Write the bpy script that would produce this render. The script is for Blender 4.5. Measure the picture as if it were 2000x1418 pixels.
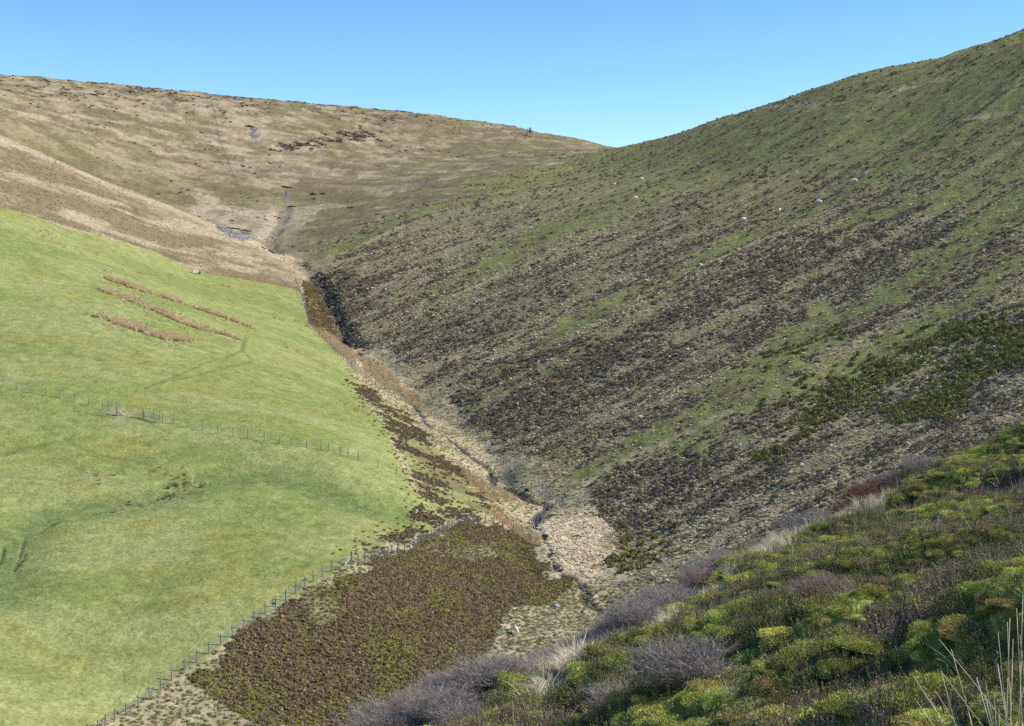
import bpy, bmesh, math, random
import numpy as np
from mathutils import Vector, Matrix

for o in list(bpy.data.objects):
    bpy.data.objects.remove(o)
scene = bpy.context.scene
col = scene.collection
R_ = math.radians
random.seed(7)
rng = np.random.default_rng(11)

# ------------------------------------------------------------------ camera, sky, sun, exposure
FOC, CX, HY = 2747.0, 1000.0, 560.0          # focal length, principal column, eye level of the 2000 px photograph
cam_d = bpy.data.cameras.new('camera')
cam_d.sensor_width = 36.0
cam_d.lens = 36.0 * FOC / 2000.0
cam_d.shift_y = -(709.0 - HY) / 2000.0
cam_d.clip_start, cam_d.clip_end = 0.1, 6000.0
cam = bpy.data.objects.new('camera', cam_d)
cam.rotation_euler = (R_(90), 0, 0)
col.objects.link(cam)
scene.camera = cam

SUN_EL, SUN_AZ = 38.0, 87.0                   # azimuth clockwise from the view direction (+Y)
world = bpy.data.worlds.new('World')
scene.world = world
world.use_nodes = True
wn, wl = world.node_tree.nodes, world.node_tree.links
wn.clear()
sky = wn.new('ShaderNodeTexSky')
sky.sky_type = 'NISHITA'
sky.sun_disc = False
sky.sun_elevation = R_(SUN_EL)
sky.sun_rotation = R_(SUN_AZ)
sky.altitude = 500.0
sky.air_density = 0.88
sky.dust_density = 0.0
sky.ozone_density = 2.5
hsv = wn.new('ShaderNodeHueSaturation')
hsv.inputs['Saturation'].default_value = 1.3
hsv.inputs['Hue'].default_value = 0.512
hsv.inputs['Value'].default_value = 1.08
bg = wn.new('ShaderNodeBackground')
bg.inputs['Strength'].default_value = 0.15
wo = wn.new('ShaderNodeOutputWorld')
wl.new(sky.outputs[0], hsv.inputs['Color'])
wl.new(hsv.outputs[0], bg.inputs['Color'])
wl.new(bg.outputs[0], wo.inputs['Surface'])

sun_d = bpy.data.lights.new('sun', 'SUN')
sun_d.energy = 5.0
sun_d.angle = R_(0.53)
sun_d.color = (1.0, 0.955, 0.88)
sun = bpy.data.objects.new('sun', sun_d)
ts = Vector((math.sin(R_(SUN_AZ)) * math.cos(R_(SUN_EL)), math.cos(R_(SUN_AZ)) * math.cos(R_(SUN_EL)), math.sin(R_(SUN_EL))))
sun.rotation_euler = ts.to_track_quat('Z', 'Y').to_euler()
sun.location = ts * 300
col.objects.link(sun)

vs = scene.view_settings
vs.view_transform = 'Standard'
vs.look = 'None'
vs.exposure = 0.55
vs.gamma = 1.0
vs.use_curve_mapping = False
scene.cycles.use_denoising = False
scene.cycles.max_bounces = 5
scene.cycles.diffuse_bounces = 3
scene.cycles.transparent_max_bounces = 8

# ------------------------------------------------------------------ noise
def _h(ix, iy, s):
    n = ix * np.uint32(374761393) + iy * np.uint32(668265263) + np.uint32((s * 144665) & 0xffffffff)
    n = (n ^ (n >> np.uint32(13))) * np.uint32(1274126177)
    return ((n ^ (n >> np.uint32(16))) & np.uint32(0xffffff)).astype(np.float32) * np.float32(1 / 0xffffff)

def vnoise(x, y, s=0):
    x = np.asarray(x, np.float32); y = np.asarray(y, np.float32)
    fx, fy = np.floor(x), np.floor(y)
    ix, iy = fx.astype(np.int32).view(np.uint32), fy.astype(np.int32).view(np.uint32)
    fx = x - fx; fy = y - fy
    fx = fx * fx * (3 - 2 * fx); fy = fy * fy * (3 - 2 * fy)
    o = np.uint32(1)
    a, b = _h(ix, iy, s), _h(ix + o, iy, s)
    c, d = _h(ix, iy + o, s), _h(ix + o, iy + o, s)
    return a + (b - a) * fx + (c - a) * fy + (a - b - c + d) * fx * fy

def fbm(x, y, s=0, o=4, gain=0.5):
    x = np.atleast_1d(np.asarray(x, np.float32)); y = np.atleast_1d(np.asarray(y, np.float32))
    r, a, t = np.float32(0), 1.0, 0.0
    c0, s0 = math.cos(0.6), math.sin(0.6)
    for k in range(o):
        r = r + np.float32(a) * vnoise(x, y, s + k * 17); t += a
        a *= gain
        x, y = np.float32(c0 * 2.03) * x - np.float32(s0 * 2.03) * y + np.float32(3.1), np.float32(s0 * 2.03) * x + np.float32(c0 * 2.03) * y + np.float32(7.7)
    return r / np.float32(t)                                  # 0..1, mean .5

def sstep(a, b, v):
    t = np.clip((v - a) / (b - a), 0, 1)
    return t * t * (3 - 2 * t)

# ------------------------------------------------------------------ landform: four hill surfaces, joined
class TPS:
    def __init__(self, pts, lam=0.0, scale=100.0):
        P = np.array(pts, float)
        self.c = P[:, :2] / scale; self.sc = scale
        n = len(P)
        d = np.hypot(self.c[:, None, 0] - self.c[None, :, 0], self.c[:, None, 1] - self.c[None, :, 1])
        K = self.U(d) + lam * np.eye(n)
        Q = np.c_[np.ones(n), self.c]
        A = np.zeros((n + 3, n + 3)); A[:n, :n] = K; A[:n, n:] = Q; A[n:, :n] = Q.T
        w = np.linalg.solve(A, np.r_[P[:, 2], 0, 0, 0])
        self.w, self.a = w[:n], w[n:]
    @staticmethod
    def U(d):
        return d * d * np.log(np.maximum(d, 1e-9))
    def __call__(self, x, y):
        x = np.asarray(x, float); sh = x.shape
        x = x.ravel() / self.sc; y = np.asarray(y, float).ravel() / self.sc
        out = np.empty_like(x)
        for i in range(0, len(x), 60000):
            xs, ys = x[i:i + 60000], y[i:i + 60000]
            d2 = (xs[:, None] - self.c[None, :, 0]) ** 2 + (ys[:, None] - self.c[None, :, 1]) ** 2 + 1e-14
            out[i:i + 60000] = (0.5 * d2 * np.log(d2)) @ self.w + self.a[0] + self.a[1] * xs + self.a[2] * ys
        return out.reshape(sh)

def px(u, v, Y):
    """a surveyed point: photo column, photo row, distance ahead in metres -> world"""
    return ((u - CX) / FOC * Y, Y, (HY - v) / FOC * Y)

STREAM_PX = [(1150, 1172, 168), (1090, 1120, 182), (1062, 1010, 212), (950, 888, 248), (830, 795, 286), (750, 720, 318), (680, 655, 350), (620, 565, 402), (600, 530, 430)]
stream_pts = [px(*p) for p in STREAM_PX]

S_pts = [px(*p) for p in [
    (220, 1400, 130), (0, 1400, 122), (0, 1250, 139), (0, 1100, 158), (0, 960, 182), (400, 1200, 148), (690, 1090, 165), (300, 1050, 170),
    (600, 930, 195), (740, 905, 205), (850, 945, 210), (280, 805, 215), (500, 850, 208), (640, 878, 205), (0, 745, 220), (300, 640, 270),
    (0, 600, 262), (600, 680, 300), (450, 680, 272), (640, 668, 330), (580, 567, 395), (375, 528, 380), (0, 410, 345), (150, 450, 360),
    (200, 520, 320), (0, 262, 430), (200, 350, 440), (380, 420, 445), (500, 470, 445), (590, 522, 435), (640, 1300, 142), (900, 1150, 165),
    (950, 1060, 188), (-300, 700, 230), (-300, 1300, 125), (-300, 150, 430)]] + stream_pts + [
    (-175, 500, 36), (-140, 510, 23), (-105, 515, 12), (-75, 505, 0), (-150, 600, 5), (-230, 520, 45),
    (20, 130, -41), (-60, 90, -42), (60, 200, -56), (45, 260, -48), (20, 320, -38), (0, 380, -22), (-20, 430, -10), (0, 500, -5)]

R_pts = [px(*p) for p in [
    (1200, 1080, 189), (1500, 1000, 180), (1890, 860, 180), (2000, 800, 188), (1400, 800, 232), (1200, 850, 236), (1700, 700, 236),
    (2000, 600, 232), (1000, 650, 318), (1300, 550, 320), (1600, 450, 324), (2000, 350, 310), (800, 560, 380), (1000, 450, 420),
    (1240, 384, 420), (1600, 387, 354), (1000, 385, 492), (800, 420, 490), (660, 495, 452), (2000, 74, 425), (1800, 123, 465),
    (1620, 161, 510), (1400, 232, 590), (1230, 289, 720), (1600, 250, 425), (1400, 330, 435), (1240, 330, 520), (2000, 200, 365), (1800, 250, 385),
    (900, 880, 258), (2400, -100, 420), (2300, 300, 295), (2300, 700, 180),
    (1000, 340, 590), (1000, 295, 720), (800, 350, 610), (800, 280, 730), (1120, 330, 590), (1180, 290, 810),
    (530, 452, 515), (470, 440, 522), (600, 400, 565), (600, 300, 660), (600, 206, 770), (0, 152, 700), (300, 180, 725), (300, 280, 630),
    (420, 192, 740), (200, 345, 560), (0, 262, 560), (900, 236, 850), (1130, 287, 900), (1035, 257, 880), (400, 400, 548), (750, 214, 800), (-300, 112, 690), (-300, 250, 520)]] + stream_pts + [
    (185, 520, 82), (135, 610, 80), (75, 830, 66), (180, 900, 55), (300, 900, 45), (300, 600, 85), (20, 130, -42), (80, 100, -22),
    (-40, 180, -56), (-55, 250, -47), (-85, 320, -36), (-105, 380, -24), (-125, 440, -4), (-200, 450, 20),
    (-190, 900, 104), (-100, 970, 98), (0, 1030, 92), (70, 1100, 82), (-300, 900, 108), (-150, 1300, 60), (100, 1300, 50), (-400, 1200, 70)]

F_pts = [px(*p) for p in [
    (2000, 880, 46), (1890, 914, 43), (1700, 1006, 38), (1500, 1090, 33), (1180, 1246, 26), (900, 1405, 20), (640, 1530, 16.5),
    (1700, 1100, 21), (1300, 1300, 15), (2000, 1100, 15), (2000, 950, 26), (1500, 1250, 13.5), (2000, 1418, 6.2), (1500, 1418, 8.6), (1000, 1418, 12.5)]] + [
    (0, 0, -1.65), (3, 0, -0.4), (-4, 0, -3.6), (0, -12, -0.8), (20, 10, 6.0), (28, 34, 3.5), (-12, 12, -9), (2.9, 46, -14.0), (5, 72, -23), (24, 72, -12.5), (11, 56, -13.8),
    (-4.6, 34, -15.5), (-18, 28, -19), (-15, 50, -27), (40, 120, -26), (10, 120, -41), (34, 100, -21), (70, 90, -12), (-20, 90, -43), (40, 180, -55), (-60, 180, -75), (120, 180, -45), (60, 0, 22)]

fS, fR, fF = TPS(S_pts, 1e-3), TPS(R_pts, 2e-3), TPS(F_pts, 0.0)

def domes(x, y, r, s):
    """rounded hummocks of about radius r crowding one another (0..1)"""
    x = np.asarray(x, np.float32) / np.float32(r * 1.25); y = np.asarray(y, np.float32) / np.float32(r * 1.25)
    ix, iy = np.floor(x), np.floor(y); out = np.zeros(x.shape, np.float32)
    for dx in (-1, 0, 1):
        for dy in (-1, 0, 1):
            cx, cy = ix + dx, iy + dy
            a, b = cx.astype(np.int32).view(np.uint32), cy.astype(np.int32).view(np.uint32)
            px_, py_ = cx + .15 + .7 * _h(a, b, s), cy + .15 + .7 * _h(a, b, s + 5)
            k = .55 + .6 * _h(a, b, s + 9)
            d2 = ((x - px_) ** 2 + (y - py_) ** 2) / (.85 * k + .25) ** 2
            out = np.maximum(out, k * np.sqrt(np.maximum(0, 1 - d2)))
    return out

def smax(a, b, k):
    return 0.5 * (a + b + np.sqrt((a - b) ** 2 + k * k)) - 0.12 * k

def seg_dist(x, y, poly):
    """distance to a plan polyline, and distance along it"""
    best = np.full(x.shape, 1e9); al = np.zeros(x.shape); s0 = 0.0
    for (ax, ay), (bx, by) in zip(poly[:-1], poly[1:]):
        dx, dy = bx - ax, by - ay; L2 = dx * dx + dy * dy; L = math.sqrt(L2)
        t = np.clip(((x - ax) * dx + (y - ay) * dy) / L2, 0, 1)
        d = np.hypot(x - ax - t * dx, y - ay - t * dy)
        m = d < best
        best = np.where(m, d, best); al = np.where(m, s0 + t * L, al); s0 += L
    return best, al

# the flat valley floor beside the stream
_fl = np.array([px(*p) for p in [(1062, 1022, 205), (1186, 1048, 194), (1150, 1130, 173), (1085, 1092, 181), (1130, 1010, 205)]])
_flc = np.linalg.lstsq(np.c_[np.ones(5), _fl[:, :2]], _fl[:, 2], rcond=None)[0]
def f_floor(x, y):
    d = np.hypot((x - 8.5) / 7.5, (y - 190) / 22.0)
    return _flc[0] + _flc[1] * x + _flc[2] * y - 14 * np.maximum(0, d - .75) ** 2

def base_parts(x, y):
    return fS(x, y), fR(x, y), fF(x, y)

def base_height(x, y):
    s, r, f = base_parts(x, y)
    f = f - np.maximum(0, np.asarray(y) - 120) * 0.4
    v = smax(s, r, 2.2)
    v = smax(v, f_floor(np.asarray(x), np.asarray(y)), 0.6)
    return smax(v, f, 0.8), s, r, f, v

def in_poly(x, y, P):
    r = np.zeros(x.shape, bool)
    m = (x > P[:, 0].min()) & (x < P[:, 0].max()) & (y > P[:, 1].min()) & (y < P[:, 1].max())
    if not m.any():
        return r
    xs, ys = x[m], y[m]; c = np.zeros(xs.shape, bool)
    Q = np.roll(P, -1, 0)
    for (ax, ay), (bx, by) in zip(P, Q):
        if ay == by:
            continue
        c ^= ((ay > ys) != (by > ys)) & (xs < (bx - ax) * (ys - ay) / (by - ay) + ax)
    r[m] = c
    return r

_ys = np.exp(np.linspace(math.log(1.5), math.log(1300), 1500))
def at(uv, surf='V'):
    """survey photo points onto the hill surfaces -> plan positions (x, y)"""
    out = []
    for u, v in uv:
        xs = (u - CX) / FOC * _ys; zs = (HY - v) / FOC * _ys
        if surf == 'F':
            h = fF(xs, _ys)
        else:
            k = _ys > 110
            h = np.full(xs.shape, -1e3)
            h[k] = smax(smax(fS(xs[k], _ys[k]), fR(xs[k], _ys[k]), 2.2), f_floor(xs[k], _ys[k]), .6)
        d = h - zs
        hit = np.nonzero(d > 0)[0]
        if len(hit) == 0:
            kk = int(np.argmax(np.where(_ys > 100, d / _ys, -9))) if surf == 'V' else int(np.argmax(d / _ys))
            Y = _ys[kk]
        else:
            k = hit[0]
            if k == 0:
                Y = _ys[0]
            else:
                t = d[k - 1] / (d[k - 1] - d[k]); Y = _ys[k - 1] + t * (_ys[k] - _ys[k - 1])
        out.append(((u - CX) / FOC * Y, Y))
    return out

def poly(uv, surf='V', extra=()):
    return np.array(at(uv, surf) + list(extra))

# ---- plan map of the land cover
P_pasture = poly([(0, 408), (60, 420), (130, 445), (220, 470), (300, 490), (375, 527), (480, 545), (545, 556), (583, 568), (592, 600), (603, 636), (640, 668),
                  (672, 705), (690, 740), (715, 790), (752, 832), (770, 880), (800, 935), (822, 985), (812, 1020), (770, 1045), (735, 1062), (700, 1085),
                  (600, 1152), (520, 1198), (400, 1280), (290, 1348), (215, 1400)], extra=[(-44, 112), (-90, 95), (-180, 200), (-190, 330)])
BACK_LINE = at([(575, 508), (600, 490), (660, 468), (800, 408), (1000, 342), (1100, 312), (1165, 290)]) + [(70, 1100), (80, 1400)]
P_back = np.array(BACK_LINE + [(-600, 1400), (-600, 440), (-125, 445)])
P_bank = poly([(640, 1128), (700, 1098), (760, 1075), (800, 1060), (870, 1032), (960, 1022), (1030, 1055), (1062, 1095), (1098, 1130), (1085, 1160), (1020, 1175), (985, 1205),
               (960, 1245), (900, 1300), (820, 1420), (500, 1420), (440, 1360), (350, 1335), (420, 1285), (480, 1235), (560, 1180)])
P_strip = poly([(672, 735), (720, 752), (800, 812), (850, 872), (905, 920), (935, 960), (985, 1005), (940, 1015), (860, 1030), (760, 1065), (690, 1090), (730, 1055), (820, 1005), (812, 940), (790, 890), (762, 840), (722, 790)])
P_ravine_bank = poly([(590, 540), (612, 545), (640, 605), (658, 648), (625, 648), (604, 632), (596, 590)])
P_upper = poly([(0, 408), (60, 420), (130, 445), (220, 470), (300, 490), (375, 527), (480, 545), (545, 556), (583, 568), (596, 545), (600, 528)], extra=[(-62, 440), (-95, 480), (-150, 490), (-260, 500), (-260, 360)])
P_straw = poly([(1062, 1022), (1090, 1008), (1130, 1010), (1172, 1022), (1186, 1050), (1170, 1095), (1160, 1130), (1150, 1120), (1110, 1108), (1085, 1092), (1068, 1060)])
P_gorse = poly([(1480, 800), (1600, 735), (1750, 660), (1880, 610), (2010, 575), (2010, 715), (1900, 750), (1800, 790), (1700, 800), (1600, 850), (1500, 870)])
P_gorse2 = poly([(1420, 730), (1540, 670), (1650, 640), (1640, 670), (1540, 720), (1450, 760)])
P_foot_shade = poly([(1180, 1085), (1240, 1030), (1310, 1010), (1330, 1050), (1250, 1120), (1180, 1160)])  # shadowed foot of the slope, its shade put in as dark scrub
P_dark1 = poly([(832, 790), (900, 740), (1000, 705), (1120, 670), (1250, 650), (1340, 690), (1300, 730), (1180, 790), (1080, 850), (980, 880), (930, 855), (880, 822)])
P_ravine_shade = poly([(612, 532), (650, 528), (730, 540), (720, 570), (690, 615), (665, 655), (640, 605)])  # shaded ravine wall, its shade put in as denser dark heather
P_dark3 = poly([(1090, 860), (1250, 800), (1420, 760), (1400, 830), (1240, 900), (1090, 945), (1010, 920), (1020, 890)])
P_dark4 = poly([(1130, 960), (1300, 900), (1600, 850), (1560, 930), (1400, 990), (1250, 1060), (1180, 1020)])
P_dark5 = poly([(1280, 560), (1500, 480), (1800, 430), (2010, 430), (2010, 480), (1700, 545), (1400, 610), (1250, 640)])
P_scree1 = poly([(424, 442), (470, 446), (490, 456), (497, 470), (470, 466), (440, 456)])
P_scree2 = poly([(552, 376), (563, 374), (568, 388), (557, 390)])
P_scree3 = poly([(484, 249), (500, 249), (506, 264), (494, 266)])
P_backstraw = poly([(370, 378), (410, 375), (450, 395), (540, 410), (650, 395), (660, 405), (600, 425), (560, 440), (520, 470), (440, 445), (390, 410)])
P_backheather = poly([(520, 285), (580, 272), (660, 262), (700, 250), (760, 255), (740, 270), (680, 282), (600, 292), (540, 292)])
P_floorrush = [poly(p) for p in (
    [(700, 690), (740, 705), (790, 752), (830, 780), (820, 792), (770, 762), (715, 722)],
    [(600, 640), (650, 652), (700, 690), (690, 712), (650, 680), (615, 656)],
    [(900, 905), (960, 940), (1000, 958), (1016, 975), (990, 985), (940, 968), (900, 930)],
    [(960, 985), (1010, 1010), (1050, 1040), (1068, 1062), (1040, 1062), (1000, 1035), (965, 1010)])]
RUSH_STRIPS = [[(193, 566, 5), (225, 578, 8), (262, 592, 10), (300, 606, 9), (340, 622, 7), (380, 640, 8), (420, 652, 6), (470, 666, 3)],
               [(205, 541, 3), (240, 554, 5), (290, 573, 5), (350, 594, 5), (420, 617, 4), (490, 640, 2)],
               [(184, 619, 4), (220, 628, 7), (260, 640, 11), (300, 653, 13), (340, 664, 12), (378, 670, 6)]]
GREEN_STRIPS = [([(1080, 662), (1200, 592), (1330, 530), (1440, 462), (1570, 412), (1740, 328), (1850, 262), (2010, 195)], 3.2),
                ([(1370, 830), (1480, 735), (1560, 680), (1640, 612), (1780, 562), (1880, 480), (2010, 380)], 6.5),
                ([(1180, 925), (1300, 865), (1450, 795), (1560, 765), (1660, 715), (1750, 675), (1880, 590), (2010, 500)], 3.6),
                ([(1050, 462), (1150, 420), (1245, 375), (1330, 345), (1420, 330)], 11.0),
                ([(900, 555), (980, 510), (1080, 455), (1160, 430)], 6.0),
                ([(640, 500), (740, 450), (860, 400), (1000, 350)], 7.0),
                ([(930, 690), (990, 670), (1040, 650)], 2.0),
                ([(1700, 420), (1860, 380), (2010, 300)], 5.0)]
STRAW_STRIPS = [([(885, 582), (960, 552), (1040, 515), (1130, 490)], 0.9), ([(1880, 238), (1940, 220), (2010, 200)], 1.6),
                ([(850, 705), (900, 692), (930, 688)], 1.0), ([(1130, 955), (1200, 915), (1320, 860), (1420, 815)], 1.6),
                ([(1440, 222), (1560, 210), (1700, 190), (1840, 150)], 1.4), ([(640, 505), (760, 455), (900, 405)], 1.5)]
CUTS = [[(48, 1042), (43, 1058), (40, 1072), (36, 1088), (28, 1105)], [(50, 1072), (44, 1085), (36, 1098)], [(8, 1060), (4, 1082), (-2, 1092)], [(100, 1015), (120, 1008), (90, 1022), (75, 1030)]]
TRACKS = [[(470, 662), (478, 685), (450, 700), (400, 712), (350, 735), (280, 760)], [(480, 660), (470, 690), (492, 705), (485, 715), (440, 720), (380, 738), (300, 752)],
          [(0, 890), (60, 872), (120, 860), (140, 855)], [(40, 815), (110, 850), (170, 880), (290, 905)],
          [(140, 800), (200, 815), (250, 812), (300, 830), (330, 845)], [(120, 555), (145, 558), (195, 560)]]
SWALE = [(-10, 1160), (12, 1080), (60, 1010), (140, 985), (260, 975), (330, 955), (400, 932), (500, 920), (580, 935), (680, 980), (800, 1010)]
RIDGE = at([(-150, 205), (0, 268), (100, 312), (200, 356), (300, 396), (380, 426), (450, 455), (520, 486), (585, 524)])
HOLLOW_VEG = poly([(305, 965), (330, 935), (355, 918), (390, 925), (425, 935), (380, 943), (335, 962)])
YELLOWISH = poly([(150, 1418), (330, 1300), (520, 1150), (690, 1075), (640, 1130), (470, 1235), (330, 1330), (215, 1405)])

STREAM = np.array(at([(1180, 1185), (1152, 1168), (1142, 1152), (1146, 1138), (1130, 1122), (1100, 1112), (1085, 1098), (1074, 1085), (1076, 1072), (1066, 1055), (1062, 1040), (1040, 1020), (1050, 1000),
                      (1078, 992), (1040, 978), (1020, 968), (985, 945), (958, 935), (962, 918), (940, 900), (908, 880), (898, 868), (870, 850), (830, 822), (822, 800), (790, 770), (752, 735), (720, 710), (690, 672), (668, 650)], 'V'))
RAVINE = np.array(at([(690, 672), (668, 650), (650, 622), (636, 585), (622, 553), (608, 535)], 'V'))
HEADGULLY = np.array(at([(600, 530), (560, 505), (535, 490), (520, 470), (530, 455), (545, 425), (550, 405)], 'V'))
def chaikin(P, n=2):
    P = np.array(P, float)
    for _ in range(n):
        A = P[:-1] * .75 + P[1:] * .25; B = P[:-1] * .25 + P[1:] * .75
        P = np.vstack([P[:1], np.stack([A, B], 1).reshape(-1, 2), P[-1:]])
    return P
STREAM_S = chaikin(STREAM, 1)
SWALE_W = chaikin(at(SWALE))
CUTS_W = [np.array(at(t)) for t in CUTS]
TRACKS_W = [chaikin(at(t)) for t in TRACKS]
GREEN_W = [(chaikin(at(t)), w * 1.45) for t, w in GREEN_STRIPS]
STRAWS_W = [(chaikin(at(t)), w) for t, w in STRAW_STRIPS]
RUSH_W = []
for st in RUSH_STRIPS:
    pts = at([(u, v) for u, v, w in st])
    RUSH_W.append([(p[0], p[1], w * p[1] / FOC * .85) for p, (u, v, w) in zip(pts, st)])
BROW = at([(640, 1490), (900, 1370), (1180, 1225), (1500, 1072), (1700, 990), (1890, 890), (2000, 852), (2300, 760)], 'F')
P_shrub = poly([(600, 1500), (780, 1425), (900, 1370), (1040, 1292), (1180, 1222), (1300, 1165), (1420, 1110), (1440, 1125), (1360, 1180), (1250, 1250), (1130, 1320), (1000, 1385), (940, 1440), (800, 1490)], 'F')
P_fstraw = [poly(p, 'F') for p in ([(1180, 1325), (1260, 1262), (1380, 1185), (1430, 1150), (1430, 1175), (1330, 1230), (1240, 1300)],
                                   [(1430, 1145), (1500, 1100), (1590, 1048), (1600, 1075), (1500, 1130)],
                                   [(1590, 1052), (1690, 1000), (1740, 985), (1730, 1010), (1640, 1050)],
                                   [(1000, 1400), (1150, 1330), (1180, 1330), (1060, 1400)])]
P_fdark = poly([(1560, 1440), (1600, 1320), (1740, 1200), (1850, 1120), (2010, 1060), (2080, 1200), (2100, 1440)], 'F')

def near(x, y, poly_, w):
    P = np.asarray(poly_)
    m = (x > P[:, 0].min() - w) & (x < P[:, 0].max() + w) & (y > P[:, 1].min() - w) & (y < P[:, 1].max() + w)
    d = np.full(x.shape, 1e3)
    if m.any():
        d[m] = seg_dist(x[m], y[m], [tuple(p) for p in P])[0]
    return d

def height(x, y, full=False):
    x = np.asarray(x, float); y = np.asarray(y, float)
    h, s, r, f, v = base_height(x, y)
    onF = sstep(-0.5, 1.0, f - v)
    onS = sstep(-1, 2, s - r) * (1 - onF)
    nb_ = near(x, y, BACK_LINE, 60.0) * np.where(in_poly(x, y, P_back), 1, -1) + (fbm(x / 20, y / 20, 2, 3) - .5) * 50
    wb = sstep(-14, 14, nb_)
    onB = (1 - sstep(-1, 2, s - r)) * (1 - onF) * wb
    onR = (1 - sstep(-1, 2, s - r)) * (1 - onF) * (1 - wb)
    # right slope: ribs and shallow runnels running down the fall line
    q = y - 0.55 * x
    h = h + onR * ((fbm(x / 70, q / 14, 3, 3) - .5) * 3.2 + (fbm(x / 25, q / 5, 5, 3) - .5) * 1.3 + (fbm(x / 2.2, y / 1.6, 9, 2) - .5) * .45)
    # back hill: long swells and broken peaty ground
    h = h + onB * ((fbm(x / 60, y / 60, 21, 3) - .5) * 4.0 + (fbm(x / 9, y / 9, 23, 3) - .5) * 1.2 + np.maximum(0, fbm(x / 40, y / 8, 25, 3) - .62) * 5)
    # left spur
    up = onS * sstep(0, 12, near(x, y, P_pasture, 30.0) * np.where(in_poly(x, y, P_pasture), -1, 1))
    h = h + onS * (fbm(x / 38, y / 38, 31, 2) - .5) * 1.6 + up * (fbm(x / 12, y / 12, 33, 3) - .5) * 1.0 + onS * (fbm(x / 5, y / 5, 35, 2) - .5) * .16
    ds = near(x, y, SWALE_W, 16.0)
    h = h - onS * .5 * np.exp(-(ds / 3.6) ** 2) + onS * .3 * np.exp(-((ds - 8) / 4.5) ** 2)
    for t in TRACKS_W:
        h = h - .08 * np.exp(-(near(x, y, t, 3.0) / .4) ** 2)
    for t in CUTS_W:
        h = h - .12 * (1 - sstep(.1, .3, near(x, y, t, 3.0)))
    # stream channel, ravine and head gully
    wob = (fbm(x / 2.0, y / 2.0, 41, 2) - .5)
    dst = near(x, y, STREAM_S, 14.0) + wob * 1.3 + .25 * sstep(.45, .6, fbm(x / 9, y / 9, 43, 2))
    h = h - .38 * (1 - sstep(.2, .9, dst)) - .4 * (1 - sstep(1, 7, dst))
    dr = near(x, y, RAVINE, 14.0) + wob * 1.6
    h = h - 1.6 * (1 - sstep(.6, 4.6, dr))
    dg = near(x, y, HEADGULLY, 14.0) + wob * 2.0
    h = h - 1.1 * (1 - sstep(.5, 5.5, dg))
    # foreground: hummocks of shrubby growth
    hf = np.zeros(x.shape)
    k = onF > .01
    if k.any():
        xx, yy = x[k], y[k]
        wx = xx + (fbm(xx / .8, yy / .8, 52, 2) - .5) * .7; wy = yy + (fbm(xx / .8, yy / .8, 54, 2) - .5) * .7
        hf[k] = .46 * domes(wx, wy, .95, 51) + .22 * domes(wx, wy, .42, 57) - .33 + (fbm(xx / .3, yy / .3, 53, 2) - .5) * .10 + (fbm(xx / 5, yy / 5, 55, 2) - .5) * .7
    fade = sstep(1.0, 3.5, np.hypot(x, y))
    h = h + onF * hf * fade
    if full:
        return h, dict(onF=onF, onS=onS, onR=onR, onB=onB, dst=dst, dr=dr, dg=dg, q=q, hf=hf, rz=r)
    return h

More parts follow.
